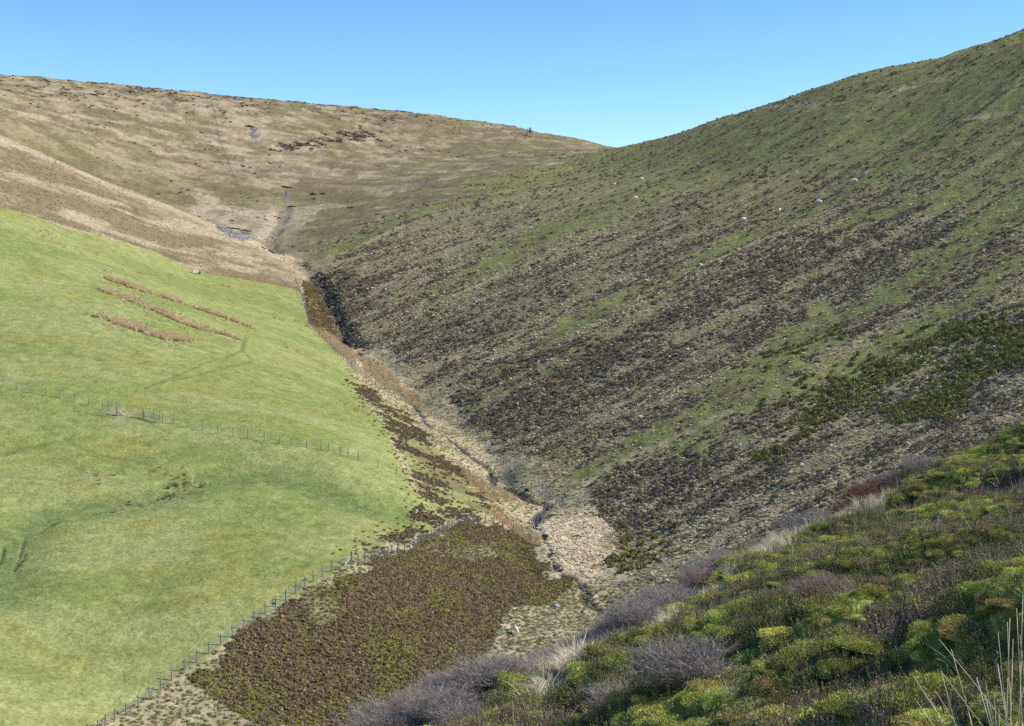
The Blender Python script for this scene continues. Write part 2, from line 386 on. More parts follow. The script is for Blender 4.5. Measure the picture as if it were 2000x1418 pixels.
def cover(x, y, I):
    """land-cover fractions at plan positions"""
    wx = x + (fbm(x / 4, y / 4, 61, 3) - .5) * 5.0; wy = y + (fbm(x / 4, y / 4, 63, 3) - .5) * 5.0
    f1 = fbm(x / 1.1, y / 1.1, 65, 3); f4 = fbm(x / 4, y / 4, 67, 3); f12 = fbm(x / 12, y / 12, 69, 3)
    M = {}
    V = I['onF'] < .5
    past = in_poly(x + (wx - x) * .25, y + (wy - y) * .25, P_pasture) & V & (I['onS'] > .3)
    bank = in_poly(wx, wy, P_bank) & V & ~past
    strip = in_poly(wx + (f1 - .5) * 4, wy + (f1 - .5) * 4, P_strip) & V
    rbank = in_poly(x, y, P_ravine_bank) & V
    upper = in_poly(x, y, P_upper) & V & ~past & (I['onS'] > .4)
    straw = in_poly(wx, wy, P_straw) & V
    rush = np.zeros(x.shape, bool)
    for p in P_floorrush:
        rush |= in_poly(x + (wx - x) * .5, y + (wy - y) * .5, p)
    rush &= V & ~past
    back = (I['onB'] >= .5 * 0 + .35 + .3 * f1) & V
    scree = (in_poly(wx, wy, P_scree1) | in_poly(x, y, P_scree2) | in_poly(wx, wy, P_scree3)) & V
    floor = V & ~past & ~bank & ~strip & ~rbank & ~upper & ~back & ~straw & (((I['onS'] > .45) | ((I['dst'] < 2.5 + 9 * f4) & (I['dr'] > 7))))
    rslope = V & ~past & ~bank & ~strip & ~rbank & ~upper & ~back & ~straw & ~floor
    q = I['q']
    # right slope mixture
    st = fbm(x / 55, q / 7, 71, 4); st2 = fbm(x / 16, q / 2.6, 73, 3)
    green = np.zeros(x.shape)
    for pl, w in GREEN_W:
        d = near(x, y, pl, w * 3 + 6) + (f4 - .5) * w * 2.4 + (f1 - .5) * w * 1.2
        green = np.maximum(green, 1 - sstep(w * .5, w * 1.25, d))
    topg = sstep(18, 46, I['rz']) * sstep(.36, .58, st * .6 + st2 * .4 + .05)
    green = np.maximum(green, topg * .9)
    green = np.maximum(green, sstep(.66, .76, st) * .55)
    sstr = np.zeros(x.shape)
    for pl, w in STRAWS_W:
        d = near(x, y, pl, w * 3 + 4) + (f1 - .5) * w * 1.5
        sstr = np.maximum(sstr, 1 - sstep(w * .6, w * 1.2, d))
    dark = np.zeros(x.shape)
    for p, wgt in ((P_dark1, .8), (P_ravine_shade, .9), (P_dark3, .65), (P_dark4, .6), (P_dark5, .45)):
        dark = np.maximum(dark, in_poly(wx + (f12 - .5) * 14, wy + (f12 - .5) * 10, p) * wgt)
    hth = np.clip(.19 + (st2 - .5) * 1.0 + (.5 - st) * .5 + (f4 - .5) * .6 + dark * .46, .03, .85)
    gorse = (in_poly(wx + (f12 - .5) * 40 + (f1 - .5) * 12, wy + (f12 - .5) * 24 + (f4 - .5) * 16, P_gorse) * .72 + in_poly(wx + (f12 - .5) * 20, wy + (f1 - .5) * 8, P_gorse2) * .5 + in_poly(wx, wy + (f1 - .5) * 6, P_foot_shade) * .35)
    gorse = np.clip(gorse, 0, .9) * (1 - .7 * green) * (.25 + .75 * sstep(.40, .58, f4 * .5 + f12 * .5))
    # back hill
    olive = sstep(.42, .62, fbm(x / 26, y / 15, 81, 5, .6) + .22 * sstep(-130, -10, x) + .04 * sstep(600, 500, y))
    bh = sstep(.60, .66, fbm(x / 8, y / 6, 83, 4)) * np.clip(in_poly(wx, wy, P_backheather) * 1.0 + .16 * sstep(.5, .65, fbm(x / 60, y / 40, 85, 2)), 0, 1)
    bh = np.maximum(bh, .4 * sstep(80, 98, I['rz'] + (f12 - .5) * 14) * sstep(.52, .64, fbm(x / 5, y / 9, 89, 4, .65)))
    bh = np.maximum(bh, in_poly(wx + (f12 - .5) * 20, wy + (f4 - .5) * 16, P_backheather) * sstep(.50, .62, fbm(x / 4, y / 3.4, 87, 4, .65)))
    bst = in_poly(wx + (f12 - .5) * 26 + (f1 - .5) * 10, wy + (f12 - .5) * 26 + (f4 - .5) * 10, P_backstraw) * (.35 + .65 * sstep(.35, .6, f4))
    brk = sstep(.42, .64, fbm((x + .3 * y) / 15, (y - .9 * x) / 7, 91, 5, .62) + .10 * in_poly(wx, wy, P_upper) - .03)
    M.update(past=past, bank=bank, strip=strip, rbank=rbank, upper=upper, straw=straw, rush=rush, back=back, scree=scree, floor=floor, rslope=rslope,
             green=green, sstr=sstr, hth=hth, gorse=gorse, olive=olive, bh=bh, bst=bst, brk=brk, f1=f1, f4=f4, f12=f12, st=st, st2=st2, fg=~V)
    fgp = np.zeros(x.shape, bool)
    M['shrub'] = in_poly(x + (wx - x) * .15, y + (wy - y) * .15, P_shrub) & ~V
    for p in P_fstraw:
        fgp |= in_poly(x + (wx - x) * .15, y + (wy - y) * .15, p)
    M['fstraw'] = fgp & ~V
    M['fdark'] = in_poly(x + (wx - x) * .3, y + (wy - y) * .3, P_fdark) & ~V
    M['fn'] = fbm(x / 1.6 + 9, y / 2.4, 95, 3)
    return M

def mix(a, b, t):
    return a + (np.asarray(b) - a) * t[:, None]

def C3(n, c):
    return np.repeat(np.array([c], float), n, 0)

# albedos
A_PALE, A_GREEN, A_YEL = (.240, .256, .086), (.194, .222, .062), (.240, .226, .056)
A_STRAW, A_STRAWG, A_OLIVE = (.36, .30, .175), (.27, .25, .115), (.165, .145, .058)
A_BRACK, A_HEATH, A_MOSS = (.168, .122, .060), (.068, .050, .034), (.125, .135, .028)
A_PEAT, A_SCREE, A_RGREEN = (.030, .022, .016), (.195, .178, .155), (.190, .200, .062)

def ground_colour(x, y, I, M):
    n = len(x)
    c = C3(n, A_STRAWG)
    # pasture
    k = M['past']
    p = mix(mix(C3(n, A_PALE), A_GREEN, sstep(.40, .62, fbm(x / 16, y / 9, 101, 4))), A_YEL, .55 * sstep(.58, .75, fbm(x / 11, y / 8, 103, 3)))
    p = mix(p, A_YEL, .55 * in_poly(x + (M['f12'] - .5) * 9, y + (M['f12'] - .5) * 9, YELLOWISH) * sstep(.3, .6, M['f4']))
    ds = near(x, y, SWALE_W, 10.0)
    p = mix(p, (.120, .160, .050), .75 * np.exp(-(ds / 3.2) ** 2))  # shading of the swale painted as darker green along the hollow
    for t in TRACKS_W:
        p = mix(p, (.085, .115, .035), .5 * np.exp(-(near(x, y, t, 3.0) / .4) ** 2) * sstep(.3, .5, M['f1'] + .1))
    p = mix(p, (.32, .32, .15), .20 * sstep(.58, .74, M['f1']))
    p = mix(p, (.11, .15, .04), .18 * sstep(.58, .74, 1 - M['f1']))
    for t in CUTS_W:
        p = mix(p, (.045, .04, .025), .7 * (1 - sstep(.03, .14, near(x, y, t, 3.0) + (M['f1'] - .5) * .5)))
    gm = np.exp(-((x - GATE_MUD[0]) ** 2 + (y - GATE_MUD[1]) ** 2 * .5) / 5.0) * sstep(.35, .6, M['f1'] + .1)
    p = mix(p, (.25, .215, .125), np.clip(gm * .9, 0, 1))
    c = np.where(k[:, None], p, c)
    # heather bank and strip: mossy ground between clumps
    b = mix(mix(C3(n, (.105, .090, .030)), A_MOSS, sstep(.45, .62, M['f4'])), A_STRAWG, sstep(.62, .72, M['f12']))
    c = np.where((M['bank'] | M['rbank'])[:, None], b, c)
    b = mix(mix(C3(n, A_PALE), A_STRAWG, sstep(.4, .6, M['f4'])), A_OLIVE, sstep(.5, .7, M['f12']))
    c = np.where(M['strip'][:, None], b, c)
    # upper spur: bracken litter and bent grass
    u = mix(mix(C3(n, A_STRAW) * .88, A_BRACK, M['brk'] * .9), A_OLIVE, .35 * sstep(.52, .7, M['f12']))
    u = mix(u, (.40, .33, .20), .75 * np.exp(-((near(x, y, RIDGE, 30.0) + (M['f4'] - .5) * 10) / 8.0) ** 2))
    c = np.where(M['upper'][:, None], u, c)
    # valley floor
    fl = mix(mix(C3(n, (.33, .285, .155)), (.27, .26, .11), .6 * sstep(.55, .66, M['f4'])), A_STRAW, sstep(.45, .6, M['f12']))
    c = np.where(M['floor'][:, None], fl, c)
    c = np.where(M['straw'][:, None], C3(n, (.34, .285, .17)), c)
    c = np.where((M['rush'])[:, None], mix(C3(n, (.28, .19, .08)), A_STRAWG, sstep(.45, .65, M['f4'])), c)
    # right slope
    tz = sstep(8, 42, I['rz'] + (M['f12'] - .5) * 20)
    r = mix(mix(C3(n, (.245, .205, .118)), (.245, .226, .088), tz), (.098, .074, .050), np.clip(M['hth'] * 1.1, 0, 1) * (1 - .55 * tz))
    r = mix(r, (.065, .07, .02), M['gorse'] * .8)
    r = mix(r, mix(C3(n, A_RGREEN), A_OLIVE, sstep(.4, .65, M['f4'])), M['green'])
    r = mix(r, (.34, .28, .15), M['sstr'] * .85)
    c = np.where(M['rslope'][:, None], r, c)
    # back hill
    bk = mix(C3(n, (.300, .245, .132)), A_OLIVE, M['olive'] * .85)
    mo = fbm(x / 9, y / 5, 105, 5, .68)
    bk = mix(bk, (.150, .122, .060), .75 * sstep(.50, .64, mo)); bk = mix(bk, (.40, .335, .20), .55 * sstep(.53, .66, 1 - mo))
    bk = mix(bk, (.17, .115, .085), .5 * sstep(.56, .68, fbm(x / 12, y / 5, 109, 4, .65)))
    bk = mix(bk, (.150, .128, .050), .55 * sstep(625, 555, y + (M['f12'] - .5) * 60) * sstep(-45, -75, x))
    bk = mix(bk, (.37, .31, .19), np.clip(M['bst'] + .6 * np.exp(-(I['dg'] / 9) ** 2), 0, 1) * .85)
    bk = mix(bk, (.085, .048, .045), M['bh'] * .9)
    c = np.where(M['back'][:, None], bk, c)
    c = np.where(M['scree'][:, None], mix(C3(n, A_SCREE), (.1, .095, .09), sstep(.45, .7, M['f1'])), c)
    # bare peat in the channels
    V = ~M['fg']
    pe = V * (1 - sstep(.45, .8, I['dst']))
    c = mix(c, (.055, .042, .028), pe * .85)
    c = mix(c, (.05, .038, .03), V * (1 - sstep(.5, 2.2, I['dr'])) * .8)
    c = mix(c, (.10, .085, .062), V * (1 - sstep(.2, 1.0, I['dg'])) * .4)
    # foreground under the shrubs: moss and litter, with shade painted dark into the crevices
    fg = mix(C3(n, (.045, .040, .020)), (.19, .20, .045), sstep(-.02, .06, M['fn'] + .3 * np.clip(I['hf'], -.35, .35) - np.where(M['fdark'], .64, .52)))
    fg = mix(fg, (.26, .24, .15), M['fstraw'] * .8)
    fg = mix(fg, (.075, .06, .05), M['shrub'] * .8)
    c = np.where(M['fg'][:, None], fg, c)
    g = .82 + .36 * fbm(x / .8, y / .8, 107, 2)
    return np.clip(c * g[:, None], .004, .9)

GATE_MUD = at([(236, 812)])[0]

# ------------------------------------------------------------------ materials
def new_mat(name):
    m = bpy.data.materials.new(name); m.use_nodes = True
    nt = m.node_tree
    b = nt.nodes['Principled BSDF']
    b.inputs['Roughness'].default_value = .9
    b.inputs['Specular IOR Level'].default_value = .15
    return m, nt.nodes, nt.links, b

def mat_terrain():
    m, N, L, b = new_mat('hill_turf')
    at_ = N.new('ShaderNodeAttribute'); at_.attribute_name = 'cover'
    tc = N.new('ShaderNodeTexCoord')
    n1 = N.new('ShaderNodeTexNoise'); n1.inputs['Scale'].default_value = 2.2; n1.inputs['Detail'].default_value = 5; n1.inputs['Roughness'].default_value = .65
    n2 = N.new('ShaderNodeTexNoise'); n2.inputs['Scale'].default_value = .45; n2.inputs['Detail'].default_value = 5; n2.inputs['Roughness'].default_value = .7
    for n in (n1, n2):
        L.new(tc.outputs['Object'], n.inputs['Vector'])
    r1 = N.new('ShaderNodeMapRange'); r1.inputs[1].default_value = .3; r1.inputs[2].default_value = .7; r1.inputs[3].default_value = .70; r1.inputs[4].default_value = 1.30
    r2 = N.new('ShaderNodeMapRange'); r2.inputs[1].default_value = .3; r2.inputs[2].default_value = .7; r2.inputs[3].default_value = .78; r2.inputs[4].default_value = 1.22
    L.new(n1.outputs[0], r1.inputs[0]); L.new(n2.outputs[0], r2.inputs[0])
    mu = N.new('ShaderNodeMath'); mu.operation = 'MULTIPLY'
    L.new(r1.outputs[0], mu.inputs[0]); L.new(r2.outputs[0], mu.inputs[1])
    vm = N.new('ShaderNodeVectorMath'); vm.operation = 'SCALE'
    L.new(at_.outputs['Color'], vm.inputs[0]); L.new(mu.outputs[0], vm.inputs['Scale'])
    L.new(vm.outputs[0], b.inputs['Base Color'])
    bp = N.new('ShaderNodeBump'); bp.inputs['Strength'].default_value = .8; bp.inputs['Distance'].default_value = .25
    L.new(n1.outputs[0], bp.inputs['Height']); L.new(bp.outputs[0], b.inputs['Normal'])
    b.inputs['Specular IOR Level'].default_value = .05
    return m

def mat_plant(name, translucent=0.0, vary=.5):
    """colour comes from each plant's own tint; blades differ a little from one another"""
    m, N, L, b = new_mat(name)
    a = N.new('ShaderNodeAttribute'); a.attribute_type = 'INSTANCER'; a.attribute_name = 'tint'
    g = N.new('ShaderNodeNewGeometry')
    r = N.new('ShaderNodeMapRange'); r.inputs[3].default_value = 1 - vary; r.inputs[4].default_value = 1 + vary
    L.new(g.outputs['Random Per Island'], r.inputs[0])
    vm = N.new('ShaderNodeVectorMath'); vm.operation = 'SCALE'
    L.new(a.outputs['Color'], vm.inputs[0]); L.new(r.outputs[0], vm.inputs['Scale'])
    L.new(vm.outputs[0], b.inputs['Base Color'])
    if translucent:
        t = N.new('ShaderNodeBsdfTranslucent'); L.new(vm.outputs[0], t.inputs['Color'])
        mx = N.new('ShaderNodeMixShader'); mx.inputs[0].default_value = translucent
        out = N['Material Output']
        L.new(b.outputs[0], mx.inputs[1]); L.new(t.outputs[0], mx.inputs[2]); L.new(mx.outputs[0], out.inputs['Surface'])
    return m

def mat_plain(name, colr, rough=.85, noise=0.0, scale=8.0, spec=.2, metallic=0.0):
    m, N, L, b = new_mat(name)
    b.inputs['Roughness'].default_value = rough; b.inputs['Specular IOR Level'].default_value = spec; b.inputs['Metallic'].default_value = metallic
    if noise:
        tc = N.new('ShaderNodeTexCoord'); n = N.new('ShaderNodeTexNoise'); n.inputs['Scale'].default_value = scale; n.inputs['Detail'].default_value = 4
        L.new(tc.outputs['Object'], n.inputs['Vector'])
        mx = N.new('ShaderNodeMix'); mx.data_type = 'RGBA'
        mx.inputs[6].default_value = tuple(c * (1 - noise) for c in colr) + (1,); mx.inputs[7].default_value = tuple(min(1, c * (1 + noise)) for c in colr) + (1,)
        L.new(n.outputs[0], mx.inputs[0]); L.new(mx.outputs[2], b.inputs['Base Color'])
        bp = N.new('ShaderNodeBump'); bp.inputs['Strength'].default_value = .4; bp.inputs['Distance'].default_value = .02
        L.new(n.outputs[0], bp.inputs['Height']); L.new(bp.outputs[0], b.inputs['Normal'])
    else:
        b.inputs['Base Color'].default_value = tuple(colr) + (1,)
    return m

def tag(o, label=None, cat=None, group=None, kind=None):
    if label: o['label'] = label
    if cat: o['category'] = cat
    if group: o['group'] = group
    if kind: o['kind'] = kind
    return o

# ------------------------------------------------------------------ the hills: one sheet of ground
T_in = np.linspace(-.385, .385, 720)
T_out = np.linspace(.385, .80, 26)[1:]
T = np.r_[-T_out[::-1], T_in, T_out]
Yr = np.r_[np.exp(np.r_[np.linspace(math.log(.9), math.log(9), 70), np.linspace(math.log(9), math.log(52), 300)[1:], np.linspace(math.log(52), math.log(62), 8)[1:]]), np.exp(np.linspace(math.log(62), math.log(125), 36))[1:], np.exp(np.linspace(math.log(125), math.log(470), 420))[1:],
           np.exp(np.linspace(math.log(470), math.log(960), 170))[1:], np.exp(np.linspace(math.log(960), math.log(1500), 12))[1:]]
nc, nr = len(T), len(Yr)
GX = (T[None, :] * Yr[:, None]).ravel(); GY = np.repeat(Yr, nc)
GZ, GI = height(GX, GY, True)
GM = cover(GX, GY, GI)
GC = ground_colour(GX, GY, GI, GM)
me = bpy.data.meshes.new('hillside_ground')
i0 = (np.arange(nr - 1)[:, None] * nc + np.arange(nc - 1)[None, :]).ravel()
quads = np.stack([i0, i0 + 1, i0 + nc + 1, i0 + nc], -1).astype(np.int32)
me.vertices.add(nr * nc); me.vertices.foreach_set('co', np.c_[GX, GY, GZ].astype(np.float32).ravel())
me.loops.add(quads.size); me.loops.foreach_set('vertex_index', quads.ravel())
me.polygons.add(len(quads)); me.polygons.foreach_set('loop_start', np.arange(0, quads.size, 4, dtype=np.int32))
me.polygons.foreach_set('use_smooth', np.ones(len(quads), bool))
me.update(calc_edges=True)
ca = me.color_attributes.new('cover', 'FLOAT_COLOR', 'POINT')
ca.data.foreach_set('color', np.c_[GC, np.ones(len(GC))].astype(np.float32).ravel())
me.materials.append(mat_terrain())
ground = bpy.data.objects.new('hillside_ground', me); col.objects.link(ground)
tag(ground, kind='structure')

# ------------------------------------------------------------------ looking things up on the ground sheet
Z2 = GZ.reshape(nr, nc)
_lyr = np.log(Yr)
def zz(x, y):
    x = np.atleast_1d(np.asarray(x, float)); y = np.atleast_1d(np.asarray(y, float))
    t = x / y
    j = np.clip(np.searchsorted(T, t) - 1, 0, nc - 2); i = np.clip(np.searchsorted(Yr, y) - 1, 0, nr - 2)
    a = (t - T[j]) / (T[j + 1] - T[j]); b = (y - Yr[i]) / (Yr[i + 1] - Yr[i])
    return (Z2[i, j] * (1 - a) + Z2[i, j + 1] * a) * (1 - b) + (Z2[i + 1, j] * (1 - a) + Z2[i + 1, j + 1] * a) * b
def z1(x, y):
    return float(zz([x], [y])[0])
def gidx(x, y):
    j = np.clip(np.round(np.interp(x / y, T, np.arange(nc))).astype(int), 0, nc - 1)
    i = np.clip(np.round(np.interp(y, Yr, np.arange(nr))).astype(int), 0, nr - 1)
    return i * nc + j
_el = Z2 / Yr[:, None]
SEEN = ((Z2 + 1.6) / Yr[:, None] >= np.maximum.accumulate(_el, 0)).ravel()
GM['dst'] = GI['dst']; GM['dr'] = GI['dr']; GM['dg'] = GI['dg']; GM['hf'] = GI['hf']

def candidates(y0, y1, d, tmax=.383, jit=.5):
    rows = np.arange(y0, y1, d)
    xs, ys = [], []
    for k, yy in enumerate(rows):
        n = int(2 * (tmax * yy) / d) + 1
        x = -tmax * yy + (np.arange(n) + .5 * (k & 1)) * d
        xs.append(x); ys.append(np.full(n, yy))
    x = np.concatenate(xs); y = np.concatenate(ys)
    x = x + rng.uniform(-jit, jit, len(x)) * d; y = y + rng.uniform(-jit, jit, len(y)) * d
    y = np.maximum(y, 1.0)
    g = gidx(x, y)
    k = SEEN[g]
    x, y, g = x[k], y[k], g[k]
    return x, y, g, {m: v[g] for m, v in GM.items()}

# ------------------------------------------------------------------ small plants that clothe the ground
protos = {}
def proto_coll(name, objs):
    c = bpy.data.collections.new(name)
    for i, o in enumerate(objs):
        c.objects.link(o)
    protos[name] = c
    return c

def mesh_of(name, V, F, mat, smooth=False):
    m = bpy.data.meshes.new(name)
    m.from_pydata([tuple(v) for v in V], [], F)
    if smooth:
        m.polygons.foreach_set('use_smooth', [True] * len(m.polygons))
    m.materials.append(mat)
    return m

def blade(V, F, p, d0, L, w, droop, seg, r, twist=None):
    """one tapering blade that starts along d0 and bends over"""
    d = Vector(d0).normalized(); side = d.cross(Vector((math.cos(r), math.sin(r), .2)))
    if side.length < 1e-4: side = Vector((1, 0, 0))
    side.normalize()
    q = Vector(p); b0 = len(V)
    for s in range(seg):
        ww = w * (1 - .55 * s / seg)
        V.append(q - side * ww * .5); V.append(q + side * ww * .5)
        q = q + d * (L / seg); d = (d + Vector((d.x * .35, d.y * .35, -droop))).normalized()
    V.append(q)
    for s in range(seg - 1):
        k = b0 + 2 * s
        F.append((k, k + 1, k + 3, k + 2))
    k = b0 + 2 * (seg - 1)
    F.append((k, k + 1, k + 2))

def make_tuft(name, n, rad, h, w, spread, droop, seg, mat, seed):
    rr = random.Random(seed); V, F = [], []
    for _ in range(n):
        a = rr.uniform(0, 6.283); q = rad * math.sqrt(rr.random()); tl = spread * (q / max(rad, 1e-3)) * rr.uniform(.5, 1.3) + rr.uniform(0, .15)
        blade(V, F, (q * math.cos(a), q * math.sin(a), -.06), (math.sin(tl) * math.cos(a), math.sin(tl) * math.sin(a), math.cos(tl)), h * rr.uniform(.55, 1.15), w * rr.uniform(.7, 1.3), droop * rr.uniform(.5, 1.5), seg, rr.uniform(0, 6.28))
    return bpy.data.objects.new(name, mesh_of(name, V, F, mat))

def make_cushion(name, n, r, h, leaf, mat, seed, lumps=5):
    """a low shrubby cushion: several lobes, each set with small facets standing out of it"""
    rr = random.Random(seed); V, F = [], []
    lob = [(0, 0, r * .75, h)] + [(rr.uniform(-.55, .55) * r, rr.uniform(-.55, .55) * r, r * rr.uniform(.35, .6), h * rr.uniform(.5, .95)) for _ in range(lumps)]
    for (cx, cy, rl, hl) in lob:
        b0 = len(V); na, nb = 7, 3
        for j in range(nb):
            ph = j / nb * 1.45
            for i in range(na):
                a = (i + .5 * j) / na * 6.283; k = rr.uniform(.82, 1.02)
                V.append(Vector((cx + rl * .9 * k * math.cos(ph) * math.cos(a), cy + rl * .9 * k * math.cos(ph) * math.sin(a), hl * .88 * k * math.sin(ph) - .08)))
        V.append(Vector((cx, cy, hl * .86 - .08)))
        for j in range(nb - 1):
            for i in range(na):
                F.append((b0 + j * na + i, b0 + j * na + (i + 1) % na, b0 + (j + 1) * na + (i + 1) % na, b0 + (j + 1) * na + i))
        for i in range(na):
            F.append((b0 + (nb - 1) * na + i, b0 + (nb - 1) * na + (i + 1) % na, b0 + nb * na))
    for _ in range(n):
        cx, cy, rl, hl = lob[rr.randrange(len(lob))]
        a = rr.uniform(0, 6.283); ph = math.asin(rr.random() ** .7)
        nrm = Vector((math.cos(ph) * math.cos(a), math.cos(ph) * math.sin(a), math.sin(ph)))
        p = Vector((cx + rl * nrm.x, cy + rl * nrm.y, hl * nrm.z - .08)) * 1.0
        up = (nrm + Vector((rr.uniform(-.6, .6), rr.uniform(-.6, .6), rr.uniform(0, .9)))).normalized()
        sd = up.cross(Vector((rr.uniform(-1, 1), rr.uniform(-1, 1), rr.uniform(-1, 1)))).normalized()
        s = leaf * rr.uniform(.6, 1.4); b0 = len(V)
        V += [p - sd * s * .45, p + sd * s * .45, p + up * s * 1.3]
        F.append((b0, b0 + 1, b0 + 2))
    return bpy.data.objects.new(name, mesh_of(name, V, F, mat))

def make_sprig(name, stems, leaves, rad, h, leaf, mat, seed, upright=.35, leafw=.6):
    rr = random.Random(seed); V, F = [], []
    for _ in range(stems):
        a = rr.uniform(0, 6.283); q = rad * rr.random(); tl = rr.uniform(0, upright) + q / rad * upright
        d = Vector((math.sin(tl) * math.cos(a), math.sin(tl) * math.sin(a), math.cos(tl))); p0 = Vector((q * math.cos(a), q * math.sin(a), -.05)); L = h * rr.uniform(.6, 1.15)
        blade(V, F, p0, d, L, .006, .02, 2, rr.uniform(0, 6.28))
        for k in range(leaves):
            t = .3 + .7 * (k + rr.random()) / leaves; p = p0 + d * L * t
            ld = (d * .6 + Vector((rr.uniform(-1, 1), rr.uniform(-1, 1), rr.uniform(-.2, .7)))).normalized(); sd = ld.cross(Vector((rr.uniform(-1, 1), rr.uniform(-1, 1), rr.uniform(-1, 1)))).normalized()
            s = leaf * rr.uniform(.7, 1.3); b0 = len(V)
            V += [p, p + ld * s * .5 + sd * s * leafw * .5, p + ld * s, p + ld * s * .5 - sd * s * leafw * .5]
            F.append((b0, b0 + 1, b0 + 2, b0 + 3))
    return bpy.data.objects.new(name, mesh_of(name, V, F, mat))

def make_stone(name, mat, seed):
    rr = random.Random(seed); bm = bmesh.new(); bmesh.ops.create_icosphere(bm, subdivisions=1, radius=.5)
    for v in bm.verts:
        v.co *= rr.uniform(.65, 1.2); v.co.z *= .6
    m = bpy.data.meshes.new(name); bm.to_mesh(m); bm.free(); m.materials.append(mat)
    return bpy.data.objects.new(name, m)

M_grass = mat_plant('bent_grass', .25, .35); M_heath = mat_plant('heather_growth', 0.0, .35); M_leaf = mat_plant('bilberry_leaf', .15, .42); M_stone = mat_plant('loose_stone', 0, .2)
def make_tussock(name, mat, seed):
    o = make_cushion(name, 34, .27, .34, .12, mat, seed, 3)
    t = make_tuft(name + '_blades', 44, .20, .44, .045, 1.0, .34, 3, mat, seed)
    bm = bmesh.new(); bm.from_mesh(o.data); bm.from_mesh(t.data); bm.to_mesh(o.data); bm.free()
    bpy.data.objects.remove(t)
    return o
proto_coll('tussock', [make_tussock('tussock', M_grass, s) for s in range(5)])
proto_coll('lowgrass', [make_tuft('lowgrass', 26, .30, .20, .04, .8, .2, 2, M_grass, 20 + s) for s in range(3)])
proto_coll('rush', [make_tuft('rush', 40, .20, .95, .035, .35, .06, 2, M_grass, 30 + s) for s in range(3)])
proto_coll('cushion', [make_cushion('cushion', 150, .5, .42, .11, M_heath, 40 + s) for s in range(5)])
proto_coll('sprig', [make_sprig('sprig', 10, 13, .09, .19, .019, M_leaf, 50 + s) for s in range(4)])
proto_coll('hsprig', [make_sprig('hsprig', 12, 13, .07, .24, .018, M_heath, 60 + s, .25, .35) for s in range(4)])
proto_coll('ftuft', [make_tuft('ftuft', 120, .14, .40, .0065, .7, .20, 4, M_grass, 70 + s) for s in range(3)])
proto_coll('fblade', [make_tuft('fblade', 2, .02, .36, .008, .5, .05, 3, M_grass, 80 + s) for s in range(5)])
def make_mound(name, n, r, h, leaf, mat, seed):
    rr = random.Random(seed); V, F = [], []
    lob = [(0, 0, r * .8, h)]
    for _ in range(6):
        a = rr.uniform(0, 6.283); q = r * rr.uniform(.35, .75); lob.append((q * math.cos(a), q * math.sin(a), r * rr.uniform(.3, .5), h * rr.uniform(.55, .95)))
    for (cx, cy, rl, hl) in lob:
        b0 = len(V); na, nb = 10, 4
        for j in range(nb):
            ph = j / nb * 1.5
            for i in range(na):
                a = (i + .5 * j) / na * 6.283; k = rr.uniform(.86, 1.0) * .93
                V.append(Vector((cx + rl * k * math.cos(ph) * math.cos(a), cy + rl * k * math.cos(ph) * math.sin(a), hl * k * math.sin(ph) - .1)))
        V.append(Vector((cx, cy, hl * .9 - .1)))
        for j in range(nb - 1):
            for i in range(na):
                F.append((b0 + j * na + i, b0 + j * na + (i + 1) % na, b0 + (j + 1) * na + (i + 1) % na, b0 + (j + 1) * na + i))
        for i in range(na):
            F.append((b0 + (nb - 1) * na + i, b0 + (nb - 1) * na + (i + 1) % na, b0 + nb * na))
    for _ in range(n):
        cx, cy, rl, hl = lob[rr.choices(range(len(lob)), [l[2] ** 2 for l in lob])[0]]
        a = rr.uniform(0, 6.283); ph = math.asin(rr.random() ** .8)
        nm = Vector((math.cos(ph) * math.cos(a), math.cos(ph) * math.sin(a), math.sin(ph)))
        p = Vector((cx + rl * nm.x, cy + rl * nm.y, hl * nm.z - .1)) + nm * (rr.random() ** 2 * .05) + Vector((0, 0, .03 * math.sin(9 * (cx + rl * nm.x) + seed) * math.sin(11 * (cy + rl * nm.y))))
        g_ = Vector((rr.gauss(0, .5), rr.gauss(0, .5), rr.gauss(.3, .4)))
        up = (nm + g_).normalized(); sd = up.cross(Vector((rr.uniform(-1, 1), rr.uniform(-1, 1), rr.uniform(-1, 1)))).normalized()
        s = leaf * rr.uniform(.6, 1.5); b0 = len(V); el = 3.6 if rr.random() < .30 else 1.0
        if el > 1: up = (up + Vector((0, 0, .8))).normalized(); s *= .8
        V += [p - sd * s * .5, p + sd * s * .5, p + up * s * 1.1 * el + sd * s * .2, p + up * s * .9 * el - sd * s * .35]
        F.append((b0, b0 + 1, b0 + 2, b0 + 3))
    return bpy.data.objects.new(name, mesh_of(name, V, F, mat))
proto_coll('mound', [make_mound('mound', 6500, .5, .27, .0135, M_leaf, 300 + s) for s in range(6)])
proto_coll('stone', [make_stone('stone', M_stone, 90 + s) for s in range(4)])

